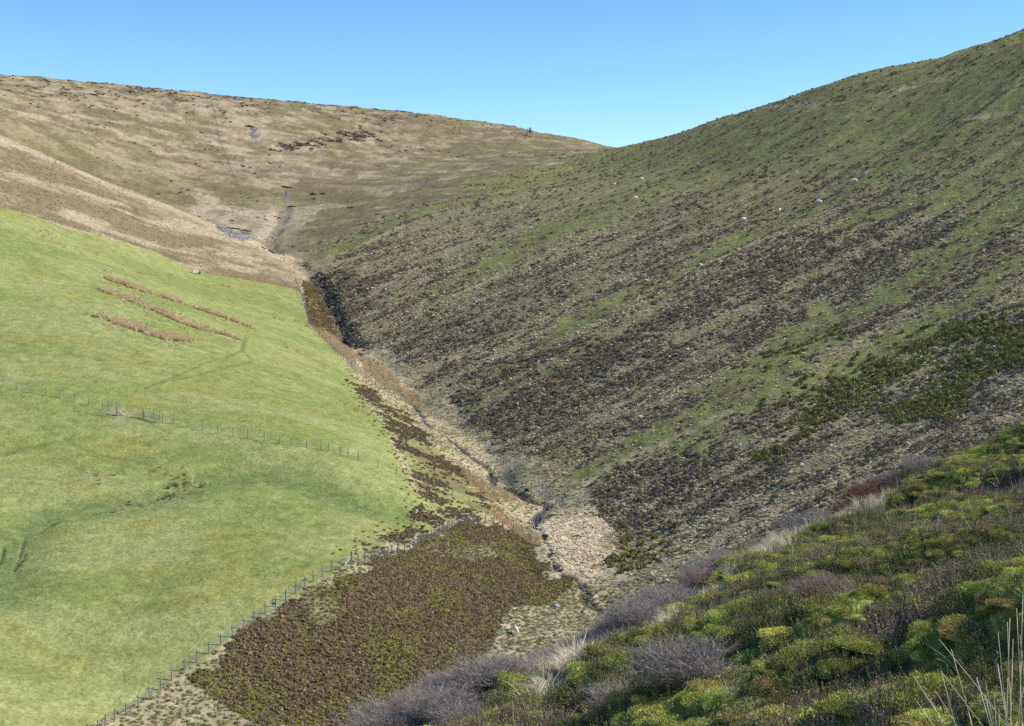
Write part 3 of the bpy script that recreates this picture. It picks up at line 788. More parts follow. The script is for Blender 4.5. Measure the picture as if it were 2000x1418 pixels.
def scatter_group(coll):
    g = bpy.data.node_groups.new('growth_' + coll.name, 'GeometryNodeTree')
    g.interface.new_socket('Geometry', in_out='INPUT', socket_type='NodeSocketGeometry')
    g.interface.new_socket('Geometry', in_out='OUTPUT', socket_type='NodeSocketGeometry')
    N, L = g.nodes, g.links
    i = N.new('NodeGroupInput'); o = N.new('NodeGroupOutput')
    ci = N.new('GeometryNodeCollectionInfo'); ci.inputs['Collection'].default_value = coll; ci.inputs['Separate Children'].default_value = True; ci.inputs['Reset Children'].default_value = True
    ip = N.new('GeometryNodeInstanceOnPoints'); ip.inputs['Pick Instance'].default_value = True
    def attr(n, t):
        a = N.new('GeometryNodeInputNamedAttribute'); a.data_type = t; a.inputs['Name'].default_value = n
        return a.outputs['Attribute']
    L.new(i.outputs[0], ip.inputs['Points']); L.new(ci.outputs[0], ip.inputs['Instance'])
    L.new(attr('pick', 'INT'), ip.inputs['Instance Index'])
    L.new(attr('rot', 'FLOAT_VECTOR'), ip.inputs['Rotation']); L.new(attr('scl', 'FLOAT_VECTOR'), ip.inputs['Scale'])
    L.new(ip.outputs[0], o.inputs[0])
    return g
GROUPS = {k: scatter_group(c) for k, c in protos.items()}

NPTS = 0
def scatter(name, kind, x, y, scale, tint, zscale=1.0, tilt=.15, dz=0.0, lean=None):
    global NPTS
    n = len(x)
    if n == 0: return None
    NPTS += n
    m = bpy.data.meshes.new(name)
    m.vertices.add(n)
    z = zz(x, y) + dz
    m.vertices.foreach_set('co', np.c_[x, y, z].astype(np.float32).ravel())
    k = len(protos[kind].objects)
    a = m.attributes.new('pick', 'INT', 'POINT'); a.data.foreach_set('value', rng.integers(0, k, n).astype(np.int32))
    rot = np.c_[rng.normal(0, tilt, n), rng.normal(0, tilt, n), rng.uniform(0, 6.283, n)]
    if lean is not None:
        rot[:, 0] += lean[0]; rot[:, 1] += lean[1]
    a = m.attributes.new('rot', 'FLOAT_VECTOR', 'POINT'); a.data.foreach_set('vector', rot.astype(np.float32).ravel())
    s = np.broadcast_to(np.asarray(scale, float), (n,)); sc = np.c_[s, s, s * np.broadcast_to(np.asarray(zscale, float), (n,))]
    a = m.attributes.new('scl', 'FLOAT_VECTOR', 'POINT'); a.data.foreach_set('vector', sc.astype(np.float32).ravel())
    a = m.attributes.new('tint', 'FLOAT_COLOR', 'POINT'); a.data.foreach_set('color', np.c_[np.clip(tint, .003, .9), np.ones(n)].astype(np.float32).ravel())
    o = bpy.data.objects.new(name, m); col.objects.link(o)
    md = o.modifiers.new('growth', 'NODES'); md.node_group = GROUPS[kind]
    tag(o, kind='stuff')
    return o

def tints(n, c, jv=.20, jh=.025):
    c = np.asarray(c, float)
    if c.ndim == 1: c = np.repeat(c[None], n, 0)
    return c * (1 + rng.normal(0, jv, n))[:, None] * (1 + rng.normal(0, jh, (n, 3)))

# -- right-hand slope: pale bent tussocks, heather, dark evergreen cushions
tx, ty, tt, ts_, hx, hy, ht, hs, gx, gy, gt, gs, lx, ly, lt, ls = ([] for _ in range(16))
for (y0, y1, d, k) in ((150, 270, .46, .66), (270, 380, .60, .82), (380, 700, .92, 1.0)):
    x, y, g, M = candidates(y0, y1, d)
    u = rng.random(len(x)); rs = M['rslope']
    pg = M['gorse']; ph = M['hth']; top_ = sstep(6, 42, zz(x, y) + (M['f12'] - .5) * 24); pgr = np.maximum(M['green'], .88 * top_)
    isg = rs & (u < pg * .6)
    u2 = rng.random(len(x))
    ish = rs & ~isg & (u2 < ph * (1 - .85 * pgr) * .95)
    ist = rs & ~isg & ~ish & (u2 < (1 - .80 * pgr) * .97)
    isl = rs & ~isg & ~ish & ~ist & (rng.random(len(x)) < .9)
    mixc = np.where((rng.random(len(x)) < .5 + (M['st2'] - .5))[:, None], np.array([.66, .56, .365])[None], np.array([.54, .48, .26])[None])
    mixc = np.where((M['sstr'] > .5)[:, None], np.array([.60, .50, .28])[None], mixc)
    tx.append(x[ist]); ty.append(y[ist]); tt.append(tints(ist.sum(), mixc[ist] * (1 - .25 * top_[ist])[:, None] * np.where(M['st'] > .5, 1.0, .88)[ist][:, None])); ts_.append(k * (.4 + .95 * rng.random(ist.sum()) ** 1.6) * np.where(top_[ist] > .5, .85, 1.0))
    hc = np.where((rng.random(len(x)) < .6)[:, None], np.array([.225, .172, .112])[None], np.array([.250, .200, .102])[None])
    hx.append(x[ish]); hy.append(y[ish]); ht.append(tints(ish.sum(), hc[ish])); hs.append(k * (.5 + 1.0 * rng.random(ish.sum()) ** 1.4))
    gx.append(x[isg]); gy.append(y[isg]); gt.append(tints(isg.sum(), (.21, .20, .056))); gs.append(k * rng.uniform(.9, 2.0, isg.sum()))
    lx.append(x[isl]); ly.append(y[isl]); lt.append(tints(isl.sum(), np.where((rng.random(isl.sum()) < .5)[:, None], np.array([.35, .335, .135])[None], GC[g][isl] * 1.45))); ls.append(k * rng.uniform(.7, 1.3, isl.sum()))
cc = np.concatenate
scatter('slope_tussock_grass', 'tussock', cc(tx), cc(ty), cc(ts_), cc(tt), .8)
scatter('slope_heather', 'cushion', cc(hx), cc(hy), cc(hs), cc(ht), 1.0)
scatter('slope_dark_scrub', 'cushion', cc(gx), cc(gy), cc(gs), cc(gt), 1.25)
scatter('slope_green_grass', 'lowgrass', cc(lx), cc(ly), cc(ls), cc(lt))

# -- heather bank below the fence, and the heather along the field edge
x, y, g, M = candidates(112, 275, .42)
u = rng.random(len(x))
b = (M['bank'] | M['rbank']) & (u < .88 - .75 * sstep(.60, .72, M['f12']))
s_ = M['strip'] & (u < .95 * sstep(.44, .56, M['f4'] * .6 + M['f1'] * .4))
k = b | s_
cl = np.where((rng.random(len(x)) < .08 + .75 * sstep(.46, .64, M['f4']))[:, None], np.array([.265, .225, .068])[None], np.array([.245, .180, .090])[None])
cl = np.where((rng.random(len(x)) < .10)[:, None], np.array([.18, .135, .080])[None], cl)
cl = np.where(s_[:, None], np.array([.205, .155, .080])[None], cl)
scatter('bank_heather', 'cushion', x[k], y[k], rng.uniform(.35, .85, k.sum()), tints(k.sum(), cl[k], .14), .75)
k = (M['bank'] & ~b & (u < .97)) | (M['floor'] & (y < 172) & (u < .6))
scatter('bank_grass', 'tussock', x[k], y[k], rng.uniform(.45, .9, k.sum()), tints(k.sum(), np.where((rng.random(k.sum()) < .5)[:, None], np.array([.40, .35, .20])[None], np.array([.28, .28, .10])[None])), .7)

nearstrip = near(x, y, np.vstack([P_strip, P_strip[:1]]), 7.0) + rng.exponential(1.2, len(x)); nearbank = near(x, y, np.vstack([P_bank, P_bank[:1]]), 5.0) + rng.exponential(1.0, len(x))
k = ~M['fg'] & ~b & ~s_ & (rng.random(len(x)) < .09) & ((nearstrip < 3.5) | (nearbank < 2.0)) & (M['dst'] > 1.5)
scatter('stray_heather', 'cushion', x[k], y[k], rng.uniform(.25, .6, k.sum()), tints(k.sum(), (.20, .155, .075)), .8)

# -- ravine bank heather further up the valley
x, y, g, M = candidates(275, 460, .75)
k = M['rbank'] & (rng.random(len(x)) < .9)
k2 = M['strip'] & (rng.random(len(x)) < .9 * sstep(.47, .53, M['f4'] * .6 + M['f1'] * .4))
k = k | k2
scatter('ravine_heather', 'cushion', x[k], y[k], rng.uniform(.7, 1.2, k.sum()), tints(k.sum(), (.23, .165, .07)), .8)

# -- valley floor: straw-coloured tussocks, rushes
x, y, g, M = candidates(150, 460, .55)
u = rng.random(len(x))
k = (M['straw'] & (u < .97))
scatter('pale_floor_tussocks', 'tussock', x[k], y[k], rng.uniform(.7, 1.25, k.sum()), tints(k.sum(), (.80, .69, .45), .12), .6)
k = M['floor'] & (u < .42 + .45 * sstep(.42, .6, M['f4'])) & (M['dst'] > .9)
scatter('floor_grass', 'tussock', x[k], y[k], rng.uniform(.4, .85, k.sum()), tints(k.sum(), np.where((rng.random(k.sum()) < .6)[:, None], np.array([.56, .48, .29])[None], np.array([.34, .34, .14])[None])), .7)
k = M['rush'] & (u < .8)
scatter('floor_rushes', 'rush', x[k], y[k], rng.uniform(.5, .9, k.sum()), tints(k.sum(), (.52, .41, .225), .15))

# -- upper spur and back hill: sparse coarse grass, heather flecks
x, y, g, M = candidates(330, 900, 1.7)
u = rng.random(len(x))
k = (M['upper'] & (u < .8)) | (M['back'] & (u < .30) & (M['bh'] < .2))
cl = GC[g] * 1.25
scatter('upper_bent_grass', 'tussock', x[k], y[k], rng.uniform(.5, 1.2, k.sum()), tints(k.sum(), cl[k]), .27)
k = M['back'] & (u < M['bh'])
scatter('back_hill_heather', 'cushion', x[k], y[k], rng.uniform(.9, 2.0, k.sum()), tints(k.sum(), (.13, .082, .075)), .45)

# -- pasture: cropped turf with small tufts
x, y, g, M = candidates(112, 420, .72)
u = rng.random(len(x))
k = M['past'] & (u < .8)
scatter('pasture_tufts', 'lowgrass', x[k], y[k], rng.uniform(.25, .75, k.sum()), tints(k.sum(), GC[g][k] * np.where((rng.random(k.sum()) < .55)[:, None], 1.55, 1.15)), .55)

# -- scree
x, y, g, M = candidates(380, 800, .8)
k = M['scree']
scatter('grey_scree', 'stone', x[k], y[k], rng.uniform(.3, 1.1, k.sum()), tints(k.sum(), (.22, .20, .175)))
k = (M['dg'] < 6) & (rng.random(len(x)) < .03) & ~M['fg']
scatter('gully_stones', 'stone', x[k], y[k], rng.uniform(.3, 1.3, k.sum()), tints(k.sum(), (.20, .17, .13)))

x, y, g, M = candidates(150, 400, .5)
k = (M['dst'] < 1.7) & (rng.random(len(x)) < .16) & ~M['fg']
scatter('stream_stones', 'stone', x[k], y[k], rng.uniform(.15, .6, k.sum()), tints(k.sum(), (.22, .185, .135)))
# -- rushes in the old drains of the pasture
for st in RUSH_W:
    P = [(a[0], a[1]) for a in st]; W = np.array([a[2] for a in st])
    n0 = 3000; q = rng.random(n0)
    cum = np.r_[0, np.cumsum([math.dist(a, b) for a, b in zip(P[:-1], P[1:])])]
    t = q * cum[-1]; w = np.interp(t, cum, W)
    xx = np.interp(t, cum, [p[0] for p in P]); yy = np.interp(t, cum, [p[1] for p in P])
    keep = rng.random(n0) < np.clip(w / W.max(), .2, 1) * sstep(.10, .42, fbm(xx / 1.2, yy / 1.2, 121, 2))
    bend = (fbm(t / 7, t * 0 + st[0][0], 123, 2) - .5) * 5; wv = .35 + 1.3 * fbm(t / 3, t * 0 + st[0][0], 125, 2)
    keep &= (rng.random(n0) < sstep(.30, .46, fbm(t / 2.2, t * 0 + st[0][1], 127, 3)) + .12)
    xx = xx + rng.normal(0, .2, n0) * w + np.where(rng.random(n0) < .06, rng.normal(0, 1.2, n0), 0); yy = yy + bend * .6 + rng.uniform(-1, 1, n0) * w * 2.2 * wv + np.where(rng.random(n0) < .08, rng.normal(0, 3, n0), 0)
    xx, yy = xx[keep], yy[keep]
    scatter('drain_rushes', 'rush', xx, yy, rng.uniform(.4, 1.15, len(xx)), tints(len(xx), (.62, .49, .27), .18))
x, y, g, M = candidates(165, 215, .5)
k = in_poly(x, y, HOLLOW_VEG) & (rng.random(len(x)) < .42)
scatter('hollow_rushes', 'rush', x[k], y[k], rng.uniform(.4, .85, k.sum()), tints(k.sum(), np.where((rng.random(k.sum()) < .5)[:, None], np.array([.50, .36, .17])[None], np.array([.12, .13, .04])[None])))
sp = np.array(at([(72, 452), (85, 462), (100, 470), (118, 478), (95, 455), (155, 494), (175, 490), (190, 496), (208, 531), (250, 520), (270, 532), (185, 928), (245, 985), (262, 980), (535, 622), (550, 626), (575, 630), (590, 632), (600, 640),
                  (680, 792), (695, 800), (705, 806), (395, 515), (420, 512), (440, 560), (325, 535), (400, 560), (570, 680), (320, 918), (205, 930)]))
xs = np.repeat(sp[:, 0], 7) + rng.normal(0, .9, len(sp) * 7); ys = np.repeat(sp[:, 1], 7) + rng.normal(0, 1.1, len(sp) * 7)
scatter('stray_rushes', 'rush', xs, ys, rng.uniform(.35, .8, len(xs)), tints(len(xs), (.50, .37, .19), .15))

# -- foreground: bilberry and moss mounds, heather between them, dead grass
x, y, g, M = candidates(4.0, 58, .21, .41)
fn = M['fn']; lim = np.where(M['fdark'], .60, .37)
fn = fn + .22 * np.clip(M['hf'], -.4, .4)  # crevices get fewer, duller mounds, so shade is put into the colour
k = M['fg'] & ~M['shrub'] & ~M['fstraw'] & (M['hf'] > -.24) & (rng.random(len(x)) < .03 + .85 * sstep(-.04, .05, fn - lim))
pick = rng.random(len(x))
br = np.clip((fn - lim) * 5 + rng.normal(0, .25, len(x)), 0, 1)[:, None]
cb = (1 - br) * np.array([.25, .27, .056])[None] + br * np.array([.385, .40, .082])[None]
cb = np.where((pick < .14)[:, None], np.array([.30, .25, .075])[None], cb)
scatter('bilberry_mounds', 'mound', x[k], y[k], rng.uniform(.16, .50, k.sum()) * np.clip(.75 + y[k] / 80, .7, 1.15), tints(k.sum(), cb[k], .16, .04), rng.uniform(.45, .95, k.sum()), .15)
for (y0, y1, d, k_) in ((3.5, 9, .052, .55), (9, 17, .075, .75), (17, 28, .11, .95), (28, 56, .18, 1.3)):
    x, y, g, M = candidates(y0, y1, d, .41)
    fgm = M['fg'] & ~M['shrub'] & ~(M['fstraw'] & (rng.random(len(x)) < .7))
    fn = M['fn']; lim = np.where(M['fdark'], .60, .50)
    u = rng.random(len(x)); pt = fbm(x / .55, y / .8, 131, 2)
    isb = fgm & (fn > lim) & (u < .35) & (pt > .42)
    ish = fgm & ~isb & (u < .15 + .75 * sstep(.38, .56, pt))
    cb = np.where((rng.random(len(x)) < .3)[:, None], np.array([.24, .19, .06])[None], np.array([.20, .21, .05])[None])
    scatter('bilberry_carpet', 'sprig', x[isb], y[isb], k_ * rng.uniform(.75, 1.25, isb.sum()), tints(isb.sum(), cb[isb], .2, .05), .7, .3)
    br_ = fbm(x / 1.2, y / 1.6, 133, 3)
    ch = np.where((rng.random(len(x)) < sstep(.42, .58, br_))[:, None], np.array([.225, .172, .112])[None], np.array([.150, .148, .058])[None])
    scatter('foreground_heather', 'hsprig', x[ish], y[ish], k_ * rng.uniform(.7, 1.3, ish.sum()), tints(ish.sum(), ch[ish], .25, .05), .95, .3)
x, y, g, M = candidates(8, 56, .26, .40)
k = M['fstraw'] & (rng.random(len(x)) < .8)
scatter('brow_dead_grass', 'ftuft', x[k], y[k], rng.uniform(.5, .95, k.sum()), tints(k.sum(), (.60, .53, .35), .15), .85, .3)
x, y, g, M = candidates(5, 52, .40, .40)
k = M['fg'] & ~M['shrub'] & (rng.random(len(x)) < .30)
scatter('stray_grass_stems', 'fblade', x[k], y[k], rng.uniform(.5, 1.15, k.sum()) * np.clip(y[k] / 14, .55, 1.5), tints(k.sum(), (.48, .44, .32), .15), 1.0, .25, lean=(.0, -.25))
x, y, g, M = candidates(9, 56, .6, .40)
k = M['fg'] & ~M['shrub'] & ~M['fstraw'] & (rng.random(len(x)) < .06)
scatter('stray_dead_tufts', 'ftuft', x[k], y[k], rng.uniform(.25, .5, k.sum()), tints(k.sum(), (.50, .43, .30), .15), .9, .25)

# ------------------------------------------------------------------ stream
def ribbon(name, P, width, mat, dz):
    P = np.asarray(P); V, F = [], []
    d = np.gradient(P, axis=0); d /= np.maximum(np.linalg.norm(d, axis=1, keepdims=True), 1e-6)
    nrm = np.c_[-d[:, 1], d[:, 0]]
    z = zz(P[:, 0], P[:, 1])
    z = np.minimum.accumulate(z[::-1])[::-1] if z[0] < z[-1] else z
    for i in range(len(P)):
        w = width * (.75 + .5 * random.random())
        for s in (-1, -.4, .4, 1):
            V.append((P[i, 0] + nrm[i, 0] * w * s, P[i, 1] + nrm[i, 1] * w * s, z[i] + dz))
    for i in range(len(P) - 1):
        for k in range(3):
            F.append((i * 4 + k, i * 4 + k + 1, i * 4 + k + 5, i * 4 + k + 4))
    o = bpy.data.objects.new(name, mesh_of(name, V, F, mat, True)); col.objects.link(o)
    return o
M_water, N_, L_, b_ = new_mat('stream_water')
b_.inputs['Base Color'].default_value = (.022, .019, .014, 1); b_.inputs['Roughness'].default_value = .35; b_.inputs['Specular IOR Level'].default_value = .12
n_ = N_.new('ShaderNodeTexNoise'); n_.inputs['Scale'].default_value = 3.0; bp_ = N_.new('ShaderNodeBump'); bp_.inputs['Strength'].default_value = .5; bp_.inputs['Distance'].default_value = .1
L_.new(n_.outputs[0], bp_.inputs['Height']); L_.new(bp_.outputs[0], b_.inputs['Normal'])
dense = []
for a, b in zip(STREAM_S[:-1], STREAM_S[1:]):
    n = max(1, int(np.hypot(*(b - a)) / 1.0))
    dense += [a + (b - a) * t / n for t in range(n)]
tag(ribbon('stream_water', dense, .22, M_water, .03), kind='structure')

# ------------------------------------------------------------------ fences
M_wood = mat_plain('weathered_wood', (.23, .21, .175), .85, .35, 6.0)
M_wire = mat_plain('galvanised_wire', (.28, .29, .30), .5, 0, metallic=.3)
M_wood2 = mat_plain('pale_wood', (.55, .52, .46), .8, .2, 6.0)
M_metal = mat_plain('gate_steel', (.34, .36, .38), .45, .15, 5.0, .4, .4)

def tube(V, F, a, b, r, n=3, r2=None):
    a, b = Vector(a), Vector(b); d = (b - a)
    if d.length < 1e-6: return
    d.normalize(); s = d.cross(Vector((0, 0, 1)) if abs(d.z) < .9 else Vector((1, 0, 0))).normalized(); t = d.cross(s)
    b0 = len(V); r2 = r if r2 is None else r2
    for p, q in ((a, r), (b, r2)):
        for k in range(n):
            an = 6.2832 * k / n
            V.append(p + s * q * math.cos(an) + t * q * math.sin(an))
    for k in range(n):
        F.append((b0 + k, b0 + (k + 1) % n, b0 + n + (k + 1) % n, b0 + n + k))
    if n > 3:
        F.append(tuple(b0 + n + k for k in range(n))); F.append(tuple(b0 + n - 1 - k for k in range(n)))

def post_mesh(name, h, r, seed):
    rr = random.Random(seed); V, F = [], []; n = 8
    rings = [(-.3, r), (0, r * 1.02), (h * .5, r * .98), (h - .03, r * .95), (h, r * .7)]
    for z, q in rings:
        for k in range(n):
            a = 6.2832 * k / n; V.append((q * math.cos(a) * rr.uniform(.9, 1.08), q * math.sin(a) * rr.uniform(.9, 1.08), z + (rr.uniform(-.01, .015) if z > .5 else 0)))
    for j in range(len(rings) - 1):
        for k in range(n):
            F.append((j * n + k, j * n + (k + 1) % n, (j + 1) * n + (k + 1) % n, (j + 1) * n + k))
    F.append(tuple((len(rings) - 1) * n + k for k in range(n)))
    return mesh_of(name, V, F, M_wood)
POSTS = [post_mesh('fence_post_mesh', 1.22, .066, s) for s in range(4)]
STRAINER = post_mesh('strainer_post_mesh', 1.65, .105, 9)

def resample(P, n):
    P = np.asarray(P, float); cum = np.r_[0, np.cumsum(np.hypot(*np.diff(P, axis=0).T))]
    t = np.linspace(0, cum[-1], n)
    return np.c_[np.interp(t, cum, P[:, 0]), np.interp(t, cum, P[:, 1])]

def empty(name, x, y, z=None):
    o = bpy.data.objects.new(name, None); o.empty_display_size = .3; col.objects.link(o)
    o.location = (x, y, z1(x, y) if z is None else z)
    return o

def child(name, mesh, parent, loc=(0, 0, 0), rot=(0, 0, 0), scale=None):
    o = bpy.data.objects.new(name, mesh); col.objects.link(o); o.parent = parent
    o.location = loc; o.rotation_euler = rot
    if scale is not None: o.scale = scale
    return o

def fence(name, label, P, strainers=(), wires=6, net=True, hscale=1.0, struts=(), gaps=()):
    """P: plan positions of the posts"""
    rr = random.Random(len(P))
    root = empty(name, P[0][0], P[0][1])
    O = Vector(root.location); tops = []
    for i, (x, y) in enumerate(P):
        z = z1(x, y); st = i in strainers
        r = (rr.uniform(-.06, .06), rr.uniform(-.07, .07), rr.uniform(0, 6.28))
        hs = hscale * rr.uniform(.93, 1.08)
        child('strainer_post' if st else 'post', STRAINER if st else POSTS[i % 4], root, Vector((x, y, z)) - O, r, (1, 1, hs))
        tops.append((Vector((x, y, z)) - O, 1.12 * hs))
    for i, dirn in struts:
        V, F = [], []; b = tops[i][0]; j = max(0, min(len(P) - 1, i + dirn)); d = (tops[j][0] - b); d.z = 0; d.normalize()
        foot = b + d * 1.3; foot.z = z1(foot.x + O.x, foot.y + O.y) - O.z
        tube(V, F, b + Vector((0, 0, 1.15)), foot, .06, 6)
        child('strut', mesh_of('strut_mesh', V, F, M_wood2), root)
    V, F = [], []
    for i in range(len(P) - 1):
        if i in gaps: continue
        a, b = tops[i], tops[i + 1]
        for k in range(wires):
            t = .10 + .88 * k / max(1, wires - 1)
            tube(V, F, a[0] + Vector((0, 0, a[1] * t)), b[0] + Vector((0, 0, b[1] * t)), .0075, 3)
        if net:
            m = 9
            for k in range(1, m):
                p = a[0].lerp(b[0], k / m); h = a[1] + (b[1] - a[1]) * k / m
                tube(V, F, p + Vector((0, 0, h * .10)), p + Vector((0, 0, h * .80)), .006, 3)
    child('wire_netting' if net else 'wire', mesh_of('wire_mesh', V, F, M_wire), root)
    tag(root, label, 'fence', 'wire fences in the valley')
    return root

def pts(uv, n): return resample(at(uv), n)
A1 = pts([(190, 1430), (214, 1411), (340, 1320), (470, 1228), (560, 1170), (640, 1118), (686, 1099)], 25)
A2 = pts([(686, 1099), (745, 1082), (797, 1072), (835, 1056), (870, 1040), (905, 1030), (945, 1026), (975, 1030), (1000, 1036), (1020, 1043)], 30)
fence('post_and_wire_fence', 'long netted fence climbing from bottom left between pasture and heather bank', np.vstack([A1, A2[1:]]), strainers=(24, 31), struts=((24, -1),))
B1 = at([(6, 751), (33, 757), (61, 764), (89, 770), (117, 776), (146, 784), (173, 792), (201, 800), (212, 803)])
fence('post_and_wire_fence', 'short fence left of the open gateway in the pasture', np.array(B1), wires=3, net=False)
B2 = at([(318, 828), (339, 829), (367, 836), (396, 842), (426, 848), (455, 853), (484, 858), (516, 864), (546, 869), (569, 873), (599, 877), (627, 881), (641, 884), (665, 889), (680, 894), (700, 900), (738, 913), (774, 925), (813, 939), (847, 953), (883, 970), (917, 988)])
fence('post_and_wire_fence', 'thin post fence running right from the gate across the green pasture', np.array(B2), wires=3, net=False)
Cc = pts([(1100, 998), (1075, 972), (1050, 950), (1020, 932), (990, 908), (965, 886), (940, 860), (918, 842), (894, 830)], 34)
fence('post_and_wire_fence', 'netted fence rising beside the stream at the foot of the heather slope', Cc, strainers=(0,), struts=((0, 1),))
Cd = pts([(894, 830), (850, 812), (800, 790), (760, 765), (720, 735), (690, 716), (660, 690), (630, 662), (606, 640), (596, 600), (585, 568), (577, 545)], 66)
fence('post_and_wire_fence', 'netted fence following the far edge of the pasture up the valley', Cd, strainers=(0, 33))
D = pts([(1100, 998), (1080, 1003), (1062, 1010), (1045, 1018), (1035, 1025)], 9)
fence('post_and_wire_fence', 'short low fence crossing the stream beside the pale grass patch', D[1:], wires=4, net=False)
E = pts([(0, 404), (60, 417), (130, 442), (220, 467), (300, 487), (360, 518)], 34)
fence('post_and_wire_fence', 'faint far fence along the top of the pasture below the brown spur', E, wires=1, net=False)
Gf = pts([(412, 194), (420, 225), (428, 262), (440, 300), (452, 335), (465, 365), (478, 392)], 62)
fence('post_and_wire_fence', 'distant dark fence running straight down the tan back hill', Gf, wires=4, net=True, hscale=1.1)

# ------------------------------------------------------------------ gateway: gate posts and the gate swung open along the fence
gp = at([(229, 813)])[0]
o = empty('gate_post', gp[0], gp[1]); child('post', STRAINER, o, (0, 0, 0), (0, .02, 0), (1.25, 1.25, .95))
V, F = [], []; tube(V, F, (.15, .1, .95), (1.0, .6, 0), .06, 6); child('strut', mesh_of('gate_strut', V, F, M_wood2), o)
tag(o, 'lone stout wooden post on bare trodden earth left of the gateway', 'gate post')
g0 = Vector((*at([(280, 818)])[0], 0)); g1 = Vector((*at([(316, 829)])[0], 0))
g0.z = z1(g0.x, g0.y); g1.z = z1(g1.x, g1.y)
o = empty('gate_post', g0.x, g0.y); child('post', STRAINER, o, (0, 0, 0), (0, -.01, 0), (1.1, 1.1, 1.0))
tag(o, 'tall dark wooden post that the open field gate hangs from', 'gate post')
g = empty('field_gate', g0.x, g0.y); dv = (g1 - g0); Lg = dv.length; dn = dv.normalized()
a0 = dn * .18; a1 = dn * min(Lg, 3.4)
for k in range(6):
    V, F = [], []; h = .18 + k * .19; tube(V, F, a0 + Vector((0, 0, h)), a1 + Vector((0, 0, h)), .024, 6); child('bar', mesh_of('gate_bar', V, F, M_metal), g)
for p in (a0, a1, a0.lerp(a1, .5)):
    V, F = [], []; tube(V, F, p + Vector((0, 0, .12)), p + Vector((0, 0, 1.2)), .03, 6); child('stile', mesh_of('gate_stile', V, F, M_metal), g)
V, F = [], []; tube(V, F, a0 + Vector((0, 0, 1.12)), a0.lerp(a1, .32) + Vector((0, -.05, .12)), .05, 6); child('brace', mesh_of('gate_brace', V, F, M_wood2), g)
tag(g, 'grey metal field gate standing open against the pasture fence', 'gate')
for (u, v), lb in (((300, 816), 'pale fence post standing just behind the middle of the open gate'), ((311, 819), 'pale fence post close behind the far end of the open gate')):
    p = at([(u, v)])[0]; o = empty('fence_post', *p); child('post', POSTS[1], o, (0, 0, 0), (.03, .04, 0)); tag(o, lb, 'post')
p = at([(797, 1077)])[0]
# leaning hurdle in the stream fence
h0 = Vector((*at([(1038, 1026)])[0], 0)); h0.z = z1(h0.x, h0.y)
hd = empty('wooden_hurdle', h0.x, h0.y)
for k in range(4):
    V, F = [], []; tube(V, F, (.38 * k - .6, -.2 * k, 0), (.38 * k - 1.0, -.2 * k + .25, 1.15), .05, 6); child('rail', mesh_of('hurdle_rail', V, F, M_wood2), hd)
V, F = [], []; tube(V, F, (-.75, -.02, .35), (.4, -.62, .35), .04, 6); tube(V, F, (-.95, .1, .85), (.2, -.5, .85), .04, 6)
child('crossbar', mesh_of('hurdle_bar', V, F, M_wood), hd)
tag(hd, 'pale leaning wooden hurdle at the stream crossing among tan rushes', 'hurdle')

# wooden pen panel at the top edge of the pasture
b0 = Vector((*at([(376, 534)])[0], 0)); b1 = Vector((*at([(393, 536)])[0], 0)); b0.z = z1(b0.x, b0.y); b1.z = z1(b1.x, b1.y)
pn = empty('sheep_trough', b0.x, b0.y, b0.z)
dv = b1 - b0; yaw = math.atan2(dv.y, dv.x); Lp = 2.3
def boxm(name, x0, x1, y0, y1, z0, z1_, mat):
    V = [(x, y, z) for x in (x0, x1) for y in (y0, y1) for z in (z0, z1_)]
    return mesh_of(name, V, [(0, 1, 3, 2), (4, 6, 7, 5), (0, 4, 5, 1), (2, 3, 7, 6), (0, 2, 6, 4), (1, 5, 7, 3)], mat)
pn.rotation_euler = (0, 0, yaw)
for k in range(4):
    child('board', boxm('trough_board', .05, Lp, -.03, .03, .12 + k * .24, .12 + k * .24 + .215, mat_plain('grey_board', (.36, .34, .29), .85, .3, 4.0)), pn)
for xx in (0, Lp * .5, Lp + .06):
    child('post', boxm('trough_post', xx - .05, xx + .05, .034, .12, -.3, 1.15, M_wood), pn)
child('shade_block', boxm('shade_block_mesh', Lp + .12, Lp + .75, -.25, .25, -.1, .55, mat_plain('opening_shade', (.09, .075, .06), .9, .3)), pn)  # solid dark block added to stand for the shade of an opening
tag(pn, 'small pale boarded hurdle where green pasture meets brown spur', 'hurdle')

